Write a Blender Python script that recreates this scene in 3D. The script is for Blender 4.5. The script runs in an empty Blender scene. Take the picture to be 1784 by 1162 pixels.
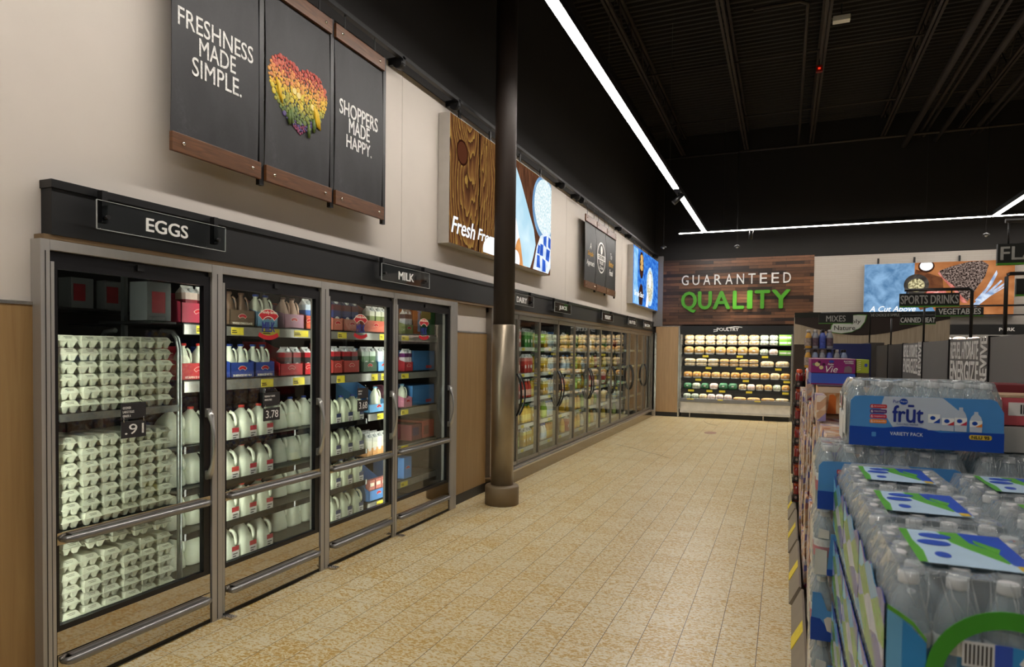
import bpy, bmesh, math, random
from mathutils import Vector, Matrix
random.seed(7)
scene = bpy.context.scene
COL = scene.collection
PI = math.pi

# ------------------------------------------------------------------ camera
F_PX = 1138.58
YAW, PITCH, ROLL = 0.394219, -0.0267236, -0.0120476
fw = Vector((-math.sin(YAW)*math.cos(PITCH), math.cos(YAW)*math.cos(PITCH), math.sin(PITCH)))
rt = fw.cross(Vector((0, 0, 1))).normalized()
dn = fw.cross(rt)
c_, s_ = math.cos(ROLL), math.sin(ROLL)
R_ = rt*c_ + dn*s_
D_ = dn*c_ - rt*s_
cam_d = bpy.data.cameras.new('camera')
cam = bpy.data.objects.new('camera', cam_d)
COL.objects.link(cam)
m3 = Matrix((R_, -D_, -fw)).transposed()
cam.matrix_world = Matrix.Translation((0, 0, 1.62)) @ m3.to_4x4()
cam_d.sensor_width = 36.0
cam_d.lens = F_PX/1784*36
cam_d.shift_y = (639.75-581)/1784
cam_d.clip_start = 0.02
cam_d.dof.use_dof = True
cam_d.dof.focus_distance = 4.6
cam_d.dof.aperture_fstop = 5.6
scene.camera = cam

# ------------------------------------------------------------------ world, exposure, light settings
scene.view_settings.view_transform = 'Standard'
scene.view_settings.look = 'None'
scene.view_settings.gamma = 1
scene.view_settings.use_curve_mapping = False
scene.view_settings.exposure = 0.0
scene.cycles.transparent_max_bounces = 40
scene.cycles.max_bounces = 8
scene.cycles.diffuse_bounces = 3
scene.cycles.glossy_bounces = 4
scene.cycles.sample_clamp_indirect = 6
scene.cycles.caustics_reflective = False
scene.cycles.caustics_refractive = False
w = bpy.data.worlds.new('world'); scene.world = w; w.use_nodes = True
w.node_tree.nodes['Background'].inputs[0].default_value = (1.0, 0.9, 0.78, 1)   # the lit shop beyond the built part
w.node_tree.nodes['Background'].inputs[1].default_value = 0.10
STRIP_E = 63.0       # ceiling light lines
LED_E = 32.0         # upright lights inside the coolers
CASE_E = 46.0        # light in the poultry case
BOX_E = 1.15         # lit pictures

# ------------------------------------------------------------------ helpers
def lin(h):
    if isinstance(h, str):
        h = h.lstrip('#'); v = [int(h[i:i+2], 16)/255 for i in (0, 2, 4)]
    else: v = list(h)
    return tuple((x/12.92 if x <= .04045 else ((x+.055)/1.055)**2.4) for x in v) + (1.0,)

MATS = {}
def NT(name):
    m = bpy.data.materials.new(name); m.use_nodes = True
    nt = m.node_tree; nt.nodes.clear()
    out = nt.nodes.new('ShaderNodeOutputMaterial')
    MATS[name] = m
    return m, nt, out
def nd(nt, t, **kw):
    n = nt.nodes.new(t)
    for k, v in kw.items():
        if k.startswith('i_'):
            key = k[2:]; n.inputs[int(key) if key.isdigit() else key.replace('_', ' ')].default_value = v
        else: setattr(n, k, v)
    return n
def mth(nt, op, a, b=None, c=None):
    n = nt.nodes.new('ShaderNodeMath'); n.operation = op
    for i, x in enumerate((a, b, c)):
        if x is None: continue
        if isinstance(x, (int, float)): n.inputs[i].default_value = x
        else: nt.links.new(x, n.inputs[i])
    return n.outputs[0]
def mixc(nt, f, a, b, mode='MIX'):
    n = nt.nodes.new('ShaderNodeMix'); n.data_type = 'RGBA'; n.blend_type = mode
    for s, x in ((0, f), (6, a), (7, b)):
        if isinstance(x, (int, float)): n.inputs[s].default_value = x
        elif isinstance(x, tuple): n.inputs[s].default_value = x
        else: nt.links.new(x, n.inputs[s])
    return n.outputs[2]
def ramp(nt, fac, stops):
    n = nt.nodes.new('ShaderNodeValToRGB'); e = n.color_ramp.elements
    while len(e) < len(stops): e.new(0.5)
    for i, (p, c) in enumerate(stops): e[i].position = p; e[i].color = c
    nt.links.new(fac, n.inputs[0]); return n.outputs[0]
def mapped(nt, scale=(1, 1, 1), kind='Object', rot=(0, 0, 0)):
    tc = nd(nt, 'ShaderNodeTexCoord'); mp = nd(nt, 'ShaderNodeMapping')
    mp.inputs['Scale'].default_value = scale; mp.inputs['Rotation'].default_value = rot
    nt.links.new(tc.outputs[kind], mp.inputs[0]); return mp.outputs[0]
def noise(nt, vec, scale, detail=3, dist=0):
    n = nd(nt, 'ShaderNodeTexNoise'); n.inputs['Scale'].default_value = scale
    n.inputs['Detail'].default_value = detail; n.inputs['Distortion'].default_value = dist
    nt.links.new(vec, n.inputs['Vector']); return n.outputs[0]

def pm(name, col, rough=.5, metal=0.0, amt=.08, scale=9.0, stretch=(1, 1, 1), bump=0.0, bscale=60, emit=0, coat=0):
    """a plain procedural surface: base colour broken up by noise, optional fine bump"""
    if name in MATS: return MATS[name]
    m, nt, out = NT(name)
    p = nd(nt, 'ShaderNodeBsdfPrincipled'); nt.links.new(p.outputs[0], out.inputs[0])
    c = lin(col); v = mapped(nt, stretch); n = noise(nt, v, scale)
    dk = tuple(x*(1-amt) for x in c[:3])+(1,); lt = tuple(min(1, x*(1+amt)) for x in c[:3])+(1,)
    cc = ramp(nt, n, [(.3, dk), (.7, lt)])
    nt.links.new(cc, p.inputs['Base Color'])
    p.inputs['Roughness'].default_value = rough; p.inputs['Metallic'].default_value = metal
    if coat: p.inputs['Coat Weight'].default_value = coat; p.inputs['Coat Roughness'].default_value = .08
    if bump:
        b = nd(nt, 'ShaderNodeBump'); b.inputs['Strength'].default_value = bump; b.inputs['Distance'].default_value = .004
        nt.links.new(noise(nt, v, bscale, 4), b.inputs['Height']); nt.links.new(b.outputs[0], p.inputs['Normal'])
    if emit:
        nt.links.new(cc, p.inputs['Emission Color']); p.inputs['Emission Strength'].default_value = emit
    return m

def fres(nt, ior, normal=None):
    """Fresnel that reads the same from both sides of a thin sheet"""
    g = nd(nt, 'ShaderNodeNewGeometry'); f = nd(nt, 'ShaderNodeFresnel')
    i = mth(nt, 'ADD', mth(nt, 'MULTIPLY', g.outputs['Backfacing'], 1/ior-ior), ior)
    nt.links.new(i, f.inputs['IOR'])
    if normal is not None: nt.links.new(normal, f.inputs['Normal'])
    return f.outputs[0]
def clear(name, tint, edge=None, ior=1.5, rough=0.0, bump=0, bscale=30, haze=0.0, hazecol='#ffffff', boost=1.0, stretch=(1, 1, 1), dist=.004):
    """clear sheet (glass, plastic film, bottle wall): see-through plus mirror by Fresnel, darker tint seen edge-on"""
    if name in MATS: return MATS[name]
    m, nt, out = NT(name)
    tr = nd(nt, 'ShaderNodeBsdfTransparent'); gl = nd(nt, 'ShaderNodeBsdfGlossy'); gl.inputs['Roughness'].default_value = rough
    nrm = None
    if bump:
        b = nd(nt, 'ShaderNodeBump'); b.inputs['Strength'].default_value = bump; b.inputs['Distance'].default_value = dist
        nt.links.new(noise(nt, mapped(nt, stretch), bscale, 2, .6), b.inputs['Height']); nrm = b.outputs[0]
        nt.links.new(nrm, gl.inputs['Normal'])
    a = lin(tint); e = lin(edge or tint)
    lw = nd(nt, 'ShaderNodeLayerWeight'); lw.inputs[0].default_value = .35
    nt.links.new(mixc(nt, lw.outputs['Facing'], a, e), tr.inputs[0])
    f = fres(nt, ior, nrm)
    if boost != 1: f = mth(nt, 'MINIMUM', mth(nt, 'MULTIPLY', f, boost), 1.0)
    mx = nd(nt, 'ShaderNodeMixShader'); nt.links.new(f, mx.inputs[0]); nt.links.new(tr.outputs[0], mx.inputs[1]); nt.links.new(gl.outputs[0], mx.inputs[2])
    last = mx
    if haze:
        d = nd(nt, 'ShaderNodeBsdfDiffuse'); d.inputs[0].default_value = lin(hazecol)
        m2 = nd(nt, 'ShaderNodeMixShader'); m2.inputs[0].default_value = haze
        nt.links.new(mx.outputs[0], m2.inputs[1]); nt.links.new(d.outputs[0], m2.inputs[2]); last = m2
    nt.links.new(last.outputs[0], out.inputs[0]); return m
def glow(name, col, strength):
    if name in MATS: return MATS[name]
    m, nt, out = NT(name); e = nd(nt, 'ShaderNodeEmission'); e.inputs[1].default_value = strength
    c = lin(col); n = noise(nt, mapped(nt), 6)
    nt.links.new(ramp(nt, n, [(.3, tuple(x*.97 for x in c[:3])+(1,)), (.7, c)]), e.inputs[0]); nt.links.new(e.outputs[0], out.inputs[0]); return m

class MB:
    def __init__(s): s.v = []; s.f = []; s.m = []; s.sm = []
    def add(s, vs, fs, m=0, sm=False):
        b = len(s.v); s.v += [tuple(v) for v in vs]
        for f in fs: s.f.append([b+i for i in f]); s.m.append(m); s.sm.append(sm)
        return s
    def box(s, x0, x1, y0, y1, z0, z1, m=0):
        return s.add([(x0, y0, z0), (x1, y0, z0), (x1, y1, z0), (x0, y1, z0), (x0, y0, z1), (x1, y0, z1), (x1, y1, z1), (x0, y1, z1)],
                     [(0, 3, 2, 1), (4, 5, 6, 7), (0, 1, 5, 4), (1, 2, 6, 5), (2, 3, 7, 6), (3, 0, 4, 7)], m)
    def hexa(s, p, m=0):
        return s.add(p, [(0, 3, 2, 1), (4, 5, 6, 7), (0, 1, 5, 4), (1, 2, 6, 5), (2, 3, 7, 6), (3, 0, 4, 7)], m)
    def loft(s, rings, m=0, cap=True, sm=False, closed=True):
        n = len(rings[0]); b = [r for ring in rings for r in ring]; fs = []
        for k in range(len(rings)-1):
            for i in range(n if closed else n-1):
                j = (i+1) % n; fs.append((k*n+i, k*n+j, (k+1)*n+j, (k+1)*n+i))
        s.add(b, fs, m, sm)
        if cap:
            s.add(rings[0], [tuple(range(n))[::-1]], m); s.add(rings[-1], [tuple(range(n))], m)
        return s
    def lathe(s, prof, n=16, o=(0, 0, 0), m=0, sm=True, cap=True):
        return s.loft([[(o[0]+r*math.cos(2*PI*i/n), o[1]+r*math.sin(2*PI*i/n), o[2]+z) for i in range(n)] for r, z in prof], m, cap, sm)
    def tube(s, pts, r, n=8, m=0, flat=1.0, up=None):
        rings = []; pts = [Vector(p) for p in pts]
        for i, p in enumerate(pts):
            t = (pts[min(i+1, len(pts)-1)]-pts[max(i-1, 0)]).normalized()
            u = Vector(up) if up else (Vector((0, 0, 1)) if abs(t.z) < .9 else Vector((1, 0, 0)))
            a = t.cross(u).normalized(); b = a.cross(t)
            rr = r[i] if isinstance(r, (list, tuple)) else r
            rings.append([tuple(p+a*(math.cos(2*PI*k/n)*rr*flat)+b*(math.sin(2*PI*k/n)*rr)) for k in range(n)])
        return s.loft(rings, m, True, True)
    def prism(s, poly, w0, w1, m=0, sm=False):
        """poly in (u, v), thickness along w; local axes u, v, w"""
        n = len(poly)
        return s.loft([[(u, v, w0) for u, v in poly], [(u, v, w1) for u, v in poly]], m, True, sm)
    def build(s, name, mats, parent=None, loc=None, rot=None, bev=0, seg=2):
        me = bpy.data.meshes.new(name); me.from_pydata(s.v, [], s.f)
        if not isinstance(mats, (list, tuple)): mats = [mats]
        for mt in mats: me.materials.append(mt)
        me.polygons.foreach_set('material_index', s.m); me.polygons.foreach_set('use_smooth', s.sm)
        bm = bmesh.new(); bm.from_mesh(me)
        bmesh.ops.remove_doubles(bm, verts=bm.verts, dist=1e-5)
        bmesh.ops.recalc_face_normals(bm, faces=bm.faces)
        if bev:
            es = [e for e in bm.edges if len(e.link_faces) == 2 and e.calc_face_angle(0) > .6]
            if es: bmesh.ops.bevel(bm, geom=es, offset=bev, segments=seg, affect='EDGES', profile=.7, clamp_overlap=True)
        bm.to_mesh(me); bm.free()
        return link(name, me, parent, loc, rot)
def link(name, me, parent=None, loc=None, rot=None):
    o = bpy.data.objects.new(name, me); COL.objects.link(o)
    if parent is not None: o.parent = parent
    if loc: o.location = loc
    if rot is not None: o.rotation_euler = rot if not isinstance(rot, Matrix) else rot.to_euler()
    return o
FX = Matrix(((0, 0, 1), (1, 0, 0), (0, 1, 0)))           # a face looking along +X: u = +Y, v = +Z, w = +X
FY = Matrix(((1, 0, 0), (0, 0, -1), (0, 1, 0)))          # a face looking along -Y: u = +X, v = +Z, w = -Y
def tag(o, label, cat, group=None, kind=None):
    if label: o['label'] = label
    if cat: o['category'] = cat
    if group: o['group'] = group
    if kind: o['kind'] = kind
    return o
def thing(name, label, cat, loc=(0, 0, 0), rot=None, group=None):
    o = link(name, None, None, loc, rot); o.empty_display_size = .05
    return tag(o, label, cat, group)
def struct(o): o['kind'] = 'structure'; return o
def dup(o, loc, rot=None, label=None, group=None):
    r = o.copy(); COL.objects.link(r); r.location = loc
    if rot is not None: r.rotation_euler = rot
    if label: r['label'] = label
    if group: r['group'] = group
    for ch in list(o.children):
        c = ch.copy(); COL.objects.link(c); c.parent = r
        for g in list(ch.children):
            d = g.copy(); COL.objects.link(d); d.parent = c
    return r
TXT = {}
def text_data(body, bold=0.0, shear=0.0, space=1.0, res=3):
    k = (body, bold, shear, space)
    if k in TXT: return TXT[k]
    cu = bpy.data.curves.new('letters', 'FONT'); cu.body = body; cu.size = 1; cu.align_x = 'CENTER'; cu.offset = bold
    cu.shear = shear; cu.space_character = space; cu.resolution_u = res; cu.space_line = .95
    o = bpy.data.objects.new('letters', cu); COL.objects.link(o)
    bpy.context.view_layer.update()
    dg = bpy.context.evaluated_depsgraph_get()
    me = bpy.data.meshes.new_from_object(o.evaluated_get(dg))
    vs = [tuple(v.co) for v in me.vertices]; fs = [tuple(p.vertices) for p in me.polygons]
    bpy.data.objects.remove(o); bpy.data.curves.remove(cu); bpy.data.meshes.remove(me)
    TXT[k] = (vs, fs); return TXT[k]
def letters(parent, body, u0, u1, v0, v1, mat, w0=0.0, w=.002, name='lettering', bold=0.0, shear=0.0, space=1.0, slope=0.0):
    """words fitted into the box u0..u1, v0..v1 of the parent's face"""
    vs, fs = text_data(body, 0.0, shear, space)
    ax = min(v[0] for v in vs); bx = max(v[0] for v in vs); ay = min(v[1] for v in vs); by = max(v[1] for v in vs)
    P = [(u0+(x-ax)/(bx-ax)*(u1-u0), v0+(y-ay)/(by-ay)*(v1-v0)) for x, y, z in vs]
    P = [(u, v+slope*(u-u0)) for u, v in P]
    n = len(P)
    ec = {}
    for f in fs:
        for i in range(len(f)):
            e = (f[i], f[(i+1) % len(f)]); ec[e] = ec.get(e, 0)+1
    F0 = list(fs)+[(b, a, a+n, b+n) for (a, b) in ec if (b, a) not in ec]
    V = []; F = []; bo = bold*.62*(v1-v0)/max(.3, by-ay)
    for k, (du, dv) in enumerate(((0, 0),) if not bold else ((0, 0), (bo, 0), (-bo, 0), (0, bo*.7), (0, -bo*.7))):   # a heavier stroke
        b0 = len(V); ww = w+k*.00012
        V += [(u+du, v+dv, w0+ww) for u, v in P]+[(u+du, v+dv, w0) for u, v in P]
        F += [tuple(i+b0 for i in f) for f in F0]
    me = bpy.data.meshes.new(name); me.from_pydata(V, [], F); me.materials.append(mat)
    return link(name, me, parent)
def ellipse(u, v, a, b, n=28, rot=0):
    return [(u+a*math.cos(t)*math.cos(rot)-b*math.sin(t)*math.sin(rot), v+a*math.cos(t)*math.sin(rot)+b*math.sin(t)*math.cos(rot)) for t in [2*PI*i/n for i in range(n)]]
def rrect(u0, u1, v0, v1, r, n=4):
    out = []
    for cu, cv, a0 in ((u1-r, v1-r, 0), (u0+r, v1-r, PI/2), (u0+r, v0+r, PI), (u1-r, v0+r, 1.5*PI)):
        out += [(cu+r*math.cos(a0+PI/2*k/n), cv+r*math.sin(a0+PI/2*k/n)) for k in range(n+1)]
    return out
def plate(parent, name, poly, w0, w1, mat):
    return MB().prism(poly, w0, w1).build(name, mat, parent)
ORD = ['first', 'second', 'third', 'fourth', 'fifth', 'sixth', 'seventh', 'eighth', 'ninth', 'tenth', 'eleventh', 'twelfth', 'thirteenth',
       'fourteenth', 'fifteenth', 'sixteenth', 'seventeenth', 'eighteenth', 'nineteenth', 'twentieth']
# ------------------------------------------------------------------ materials of the shell
def floor_mat():
    m, nt, out = NT('floor_tile'); p = nd(nt, 'ShaderNodeBsdfPrincipled'); nt.links.new(p.outputs[0], out.inputs[0])
    g = nd(nt, 'ShaderNodeNewGeometry'); sp = nd(nt, 'ShaderNodeSeparateXYZ'); nt.links.new(g.outputs['Position'], sp.inputs[0])
    tx = mth(nt, 'DIVIDE', mth(nt, 'ADD', sp.outputs[0], .104), .2035); ty = mth(nt, 'DIVIDE', mth(nt, 'SUBTRACT', sp.outputs[1], 4.041), .1985)
    fx = mth(nt, 'FRACT', tx); fy = mth(nt, 'FRACT', ty)
    dx = mth(nt, 'MINIMUM', fx, mth(nt, 'SUBTRACT', 1, fx)); dy = mth(nt, 'MINIMUM', fy, mth(nt, 'SUBTRACT', 1, fy))
    idv = nd(nt, 'ShaderNodeCombineXYZ'); nt.links.new(mth(nt, 'FLOOR', tx), idv.inputs[0]); nt.links.new(mth(nt, 'FLOOR', ty), idv.inputs[1])
    wn = nd(nt, 'ShaderNodeTexWhiteNoise'); nt.links.new(idv.outputs[0], wn.inputs[0])
    pv = nd(nt, 'ShaderNodeCombineXYZ')
    nt.links.new(mth(nt, 'MULTIPLY', sp.outputs[0], .62), pv.inputs[0]); nt.links.new(sp.outputs[1], pv.inputs[1]); nt.links.new(mth(nt, 'MULTIPLY', wn.outputs[0], 40), pv.inputs[2])
    n1 = noise(nt, pv.outputs[0], 78, 3, .7); n2 = noise(nt, pv.outputs[0], 150, 2)
    big = noise(nt, g.outputs['Position'], .8, 2)
    nn = mth(nt, 'ADD', mth(nt, 'ADD', n1, mth(nt, 'MULTIPLY', mth(nt, 'SUBTRACT', n2, .5), .25)), mth(nt, 'MULTIPLY', mth(nt, 'SUBTRACT', wn.outputs[0], .5), .07))
    col = ramp(nt, nn, [(.42, lin('#dbd0b3')), (.51, lin('#d4c497')), (.56, lin('#c4a058')), (.66, lin('#b99246'))])
    col = mixc(nt, mth(nt, 'MULTIPLY', mth(nt, 'SUBTRACT', big, .42), .55), col, lin('#bba878'))
    gx = mth(nt, 'LESS_THAN', dx, .0088); gy = mth(nt, 'MULTIPLY', mth(nt, 'LESS_THAN', dy, .0068), .60)
    gg = mth(nt, 'MAXIMUM', gx, gy)
    # the coved strip along the coolers has no joints
    col = mixc(nt, gg, col, lin('#43341e'))
    nt.links.new(col, p.inputs['Base Color'])
    nt.links.new(mth(nt, 'ADD', .30, mth(nt, 'MULTIPLY', n1, .12)), p.inputs['Roughness'])
    b = nd(nt, 'ShaderNodeBump'); b.inputs['Strength'].default_value = .25; b.inputs['Distance'].default_value = .002
    nt.links.new(mth(nt, 'SUBTRACT', mth(nt, 'MULTIPLY', n2, .15), gg), b.inputs['Height']); nt.links.new(b.outputs[0], p.inputs['Normal'])
    return m
def plank_mat():
    m, nt, out = NT('plank_wall'); p = nd(nt, 'ShaderNodeBsdfPrincipled'); nt.links.new(p.outputs[0], out.inputs[0])
    tc = nd(nt, 'ShaderNodeTexCoord'); sp = nd(nt, 'ShaderNodeSeparateXYZ'); nt.links.new(tc.outputs['Object'], sp.inputs[0])
    cv = nd(nt, 'ShaderNodeCombineXYZ'); nt.links.new(sp.outputs[0], cv.inputs[0]); nt.links.new(sp.outputs[2], cv.inputs[1])
    cols = []
    for k, (c1, c2) in enumerate((('#2a180f', '#7c5236'), ('#1c110b', '#96694a'))):
        bt = nd(nt, 'ShaderNodeTexBrick'); bt.offset = .37; bt.offset_frequency = 2; bt.squash = 1
        nt.links.new(cv.outputs[0], bt.inputs['Vector'])
        bt.inputs['Color1'].default_value = lin(c1); bt.inputs['Color2'].default_value = lin(c2); bt.inputs['Mortar'].default_value = lin('#120b07')
        bt.inputs['Scale'].default_value = 1; bt.inputs['Mortar Size'].default_value = .003; bt.inputs['Brick Width'].default_value = (.62, .83)[k]; bt.inputs['Row Height'].default_value = .0745
        bt.inputs['Bias'].default_value = -.15
        cols.append(bt)
    c = mixc(nt, .5, cols[0].outputs[0], cols[1].outputs[0])
    gv = nd(nt, 'ShaderNodeMapping'); gv.inputs['Scale'].default_value = (1.2, 1, 26); nt.links.new(tc.outputs['Object'], gv.inputs[0])
    gn = noise(nt, gv.outputs[0], 3.2, 5, 1.2)
    c = mixc(nt, .75, c, ramp(nt, gn, [(.25, (.35, .33, .31, 1)), (.75, (1.5, 1.4, 1.3, 1))]), 'MULTIPLY')
    nt.links.new(c, p.inputs['Base Color']); p.inputs['Roughness'].default_value = .42
    b = nd(nt, 'ShaderNodeBump'); b.inputs['Strength'].default_value = .6; b.inputs['Distance'].default_value = .006
    nt.links.new(mth(nt, 'SUBTRACT', 1, cols[0].outputs['Fac']), b.inputs['Height']); nt.links.new(b.outputs[0], p.inputs['Normal'])
    return m
def brick_white():
    m, nt, out = NT('white_tile'); p = nd(nt, 'ShaderNodeBsdfPrincipled'); nt.links.new(p.outputs[0], out.inputs[0])
    tc = nd(nt, 'ShaderNodeTexCoord'); sp = nd(nt, 'ShaderNodeSeparateXYZ'); nt.links.new(tc.outputs['Object'], sp.inputs[0])
    cv = nd(nt, 'ShaderNodeCombineXYZ'); nt.links.new(sp.outputs[0], cv.inputs[0]); nt.links.new(sp.outputs[2], cv.inputs[1])
    bt = nd(nt, 'ShaderNodeTexBrick'); nt.links.new(cv.outputs[0], bt.inputs['Vector'])
    bt.inputs['Color1'].default_value = lin('#b0a89f'); bt.inputs['Color2'].default_value = lin('#b3aba2'); bt.inputs['Mortar'].default_value = lin('#a9a198')
    bt.inputs['Scale'].default_value = 1; bt.inputs['Mortar Size'].default_value = .004; bt.inputs['Brick Width'].default_value = .3; bt.inputs['Row Height'].default_value = .05
    nt.links.new(bt.outputs[0], p.inputs['Base Color']); p.inputs['Roughness'].default_value = .22
    b = nd(nt, 'ShaderNodeBump'); b.inputs['Strength'].default_value = .2; b.inputs['Distance'].default_value = .003
    hn = noise(nt, mapped(nt, (2, 1, 20)), 2.0, 2)
    nt.links.new(mth(nt, 'ADD', mth(nt, 'SUBTRACT', 1, bt.outputs['Fac']), hn), b.inputs['Height']); nt.links.new(b.outputs[0], p.inputs['Normal'])
    return m
def wood_mat(name, a, b, axis_scale, rough=.45, scale=3.0, bump=.12):
    if name in MATS: return MATS[name]
    m, nt, out = NT(name); p = nd(nt, 'ShaderNodeBsdfPrincipled'); nt.links.new(p.outputs[0], out.inputs[0])
    n = noise(nt, mapped(nt, axis_scale), scale, 5, 1.0)
    nt.links.new(ramp(nt, n, [(.3, lin(a)), (.7, lin(b))]), p.inputs['Base Color']); p.inputs['Roughness'].default_value = rough
    bb = nd(nt, 'ShaderNodeBump'); bb.inputs['Strength'].default_value = bump; bb.inputs['Distance'].default_value = .002
    nt.links.new(n, bb.inputs['Height']); nt.links.new(bb.outputs[0], p.inputs['Normal']); return m

M_WHITE = pm('painted_wall', '#d6cdc4', .6, 0, .02, 3, bump=.03)
M_BLACK = pm('black_paint', '#171311', .75, 0, .10, 2, bump=.05)
M_CEIL = pm('black_deck', '#1d1815', .7, 0, .15, 3)
M_STEELB = pm('dark_steel', '#3a312b', .6, .2, .15, 6)
M_WAIN = wood_mat('light_oak', '#94744a', '#a28357', (9, 9, .5), .45, 3.0)
M_WAINB = wood_mat('light_oak_panel', '#a88762', '#b8966f', (9, 9, .5), .45, 3.0)
M_BASE = pm('black_base', '#1b1a1a', .4, 0, .1)
M_ALU = pm('brushed_aluminium', '#aeaba7', .42, .45, .07, 14, (1, 1, .06))
M_ALUD = pm('bronze_aluminium', '#8d867e', .36, .8, .08, 14, (1, .06, 1))
M_SIL = pm('silver_trim', '#c9c5c0', .25, .9, .06, 10)
M_STEEL = pm('kick_steel', '#bdb5a8', .045, 1.0, .04, 5, (1, .2, 1))
M_GALV = pm('galvanised', '#aeb5b3', .28, .9, .14, 22)
M_FASC = pm('black_fascia', '#131417', .55, 0, .05, 5)
M_DKFRAME = pm('door_black', '#17161a', .35, .2, .1)
M_WHT = pm('white_paint', '#f2f2f0', .4, 0, .02)
M_CHALK = pm('chalk_white', '#eceae6', .8, 0, .25, 55)
M_BLKB = pm('satin_black', '#121214', .4, 0, .1)

# ------------------------------------------------------------------ structure
YB = 16.9                                    # back wall
WX = -3.13                                   # left wall face
struct(MB().box(-4.6, 12, -7, 19, -.06, 0).build('floor', floor_mat()))
# ceiling deck: corrugated sheet with ribs across the shop
prof = []; y = -7.0
while y < 17.6:
    prof += [(y, 7.0), (y+.05, 7.0), (y+.07, 7.045), (y+.13, 7.045)]; y += .15
mb = MB(); n = len(prof)
mb.add([(-3.3, a, b) for a, b in prof]+[(12, a, b) for a, b in prof], [(i, i+1, n+i+1, n+i) for i in range(n-1)])
mb.box(-3.3, 12, -7, 17.6, 7.05, 7.12)
struct(mb.build('ceiling', M_CEIL))
# left wall: white band with the black wall above it
mb = MB()
mb.box(-3.33, WX, -7, 1.885, 1.80, 4.04); mb.box(-3.33, WX, 1.885, YB, 2.09, 4.04); mb.box(-3.33, WX, 5.91, 6.74, 1.80, 2.09)
mb.box(-3.36, WX-.004, -7, 1.885, 0, 1.80); mb.box(-3.36, WX-.004, 5.91, 6.74, 0, 1.80)
struct(MB().box(-3.128, -2.88, 16.84, 17.05, 2.26, 4.038).build('wall_left_return', pm('return_shade', '#7d7977', .6, 0, .04)))  # white return wall, its shade put in as a grey colour
mb.box(-3.33, WX, -7, 17.1, 4.04, 7.0, 1)
struct(mb.build('wall_left', [M_WHITE, M_BLACK]))
for k, yy in enumerate((4.95, 9.62, 13.35)):
    struct(MB().box(WX-.001, WX+.0015, yy, yy+.006, 2.37, 4.03).build('trim_%d' % (10+k), pm('seam', '#b9b0a6', .6)))
# back wall: black upper wall, plank cladding, white tile
mb = MB(); mb.box(-3.33, 12, YB+.02, YB+.2, 2.27, 7.0).box(-3.33, -2.40, YB+.02, YB+.2, 0, 2.27).box(.20, 12, YB+.02, YB+.2, 0, 2.27)
struct(mb.build('wall_back', M_BLACK))
struct(MB().box(-2.90, .608, YB-.02, YB+.02, 2.262, 3.925).build('wall_back_planks', plank_mat()))
struct(MB().box(.608, 12, YB-.01, YB+.02, 0, 3.885).build('wall_back_tile', brick_white()))
struct(MB().box(11.9, 12, -7, 17.1, 0, 7).build('wall_right', M_BLACK))
struct(MB().box(-4.6, 12, -7.1, -7, 0, 7).build('wall_front', M_BLACK))
# wood wainscot with its metal cap, black base
def wain(n, y0, y1):
    struct(MB().box(WX-.004, WX+.012, y0, y1, .10, 1.795).build('trim_%d' % n, M_WAIN))
    struct(MB().box(WX-.004, WX+.016, y0, y1, 1.795, 1.81).build('trim_%d' % (n+1), M_SIL))
wain(1, -7, 1.885); wain(3, 5.91, 6.74)
struct(MB().box(WX-.004, WX+.016, 5.91, 6.74, 0, .10).build('baseboard_left', M_BASE))
struct(MB().box(WX-.004, WX+.016, -7, 1.885, 0, .10).build('baseboard_left_front', M_BASE))
mb = MB(); mb.box(-2.99, -2.43, 16.6, 16.9, .11, 2.245); struct(mb.build('trim_5', M_WAINB))
struct(MB().box(-2.99, -2.40, 16.595, 16.9, 2.245, 2.26).build('trim_6', M_SIL))
struct(MB().box(-2.43, -2.395, 16.585, 16.9, .0, 2.245).build('trim_7', M_SIL))
struct(MB().box(-2.99, -2.43, 16.61, 16.9, 0, .11).build('baseboard_back', M_BASE))
struct(MB().box(-3.0, -2.955, 16.5, 16.56, .0, 2.09).build('trim_8', M_SIL))
# open-web joists running the length of the shop
def joist(x, k):
    mb = MB()
    for dz in (6.5, 6.93):
        mb.box(x-.05, x-.012, -6.9, 16.88, dz, dz+.05); mb.box(x+.012, x+.05, -6.9, 16.88, dz, dz+.05)
    y = -6.6; s = 0
    while y < 16.4:
        mb.tube([(x, y, 6.53+.42*s), (x, y+.42, 6.95-.42*s)], .011, 5); y += .42; s = 1-s
    o = struct(mb.build('ceiling_joist', M_STEELB))
for k, x in enumerate((-2.42, -.94, .48, 1.94, 3.40, 4.86, 6.32)): joist(x, k)
mb = MB()
for y in (2.4, 5.6, 8.8, 12.0, 14.8): mb.tube([(-3.1, y, 6.62), (8, y, 6.62)], .016, 6)
struct(mb.build('ceiling_bridging', M_STEELB))
for i, (x, z, r) in enumerate(((2.35, 6.25, .06), (2.6, 6.4, .035), (2.72, 6.42, .03), (2.95, 6.3, .05), (3.6, 6.35, .04), (3.75, 6.38, .03))):
    struct(MB().tube([(x, -6.9, z), (x, 16.8, z)], r, 8).build('ceiling_pipe', M_STEELB))
struct(MB().tube([(-3, 16.2, 6.3), (8, 16.2, 6.3)], .03, 6).build('ceiling_pipe', M_STEELB))
struct(MB().tube([(-.5, 9.9, 6.45), (.1, 9.9, 6.45), (.2, 10.0, 6.45), (.2, 16.7, 6.45)], .025, 6).build('ceiling_pipe', M_STEELB))
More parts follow.
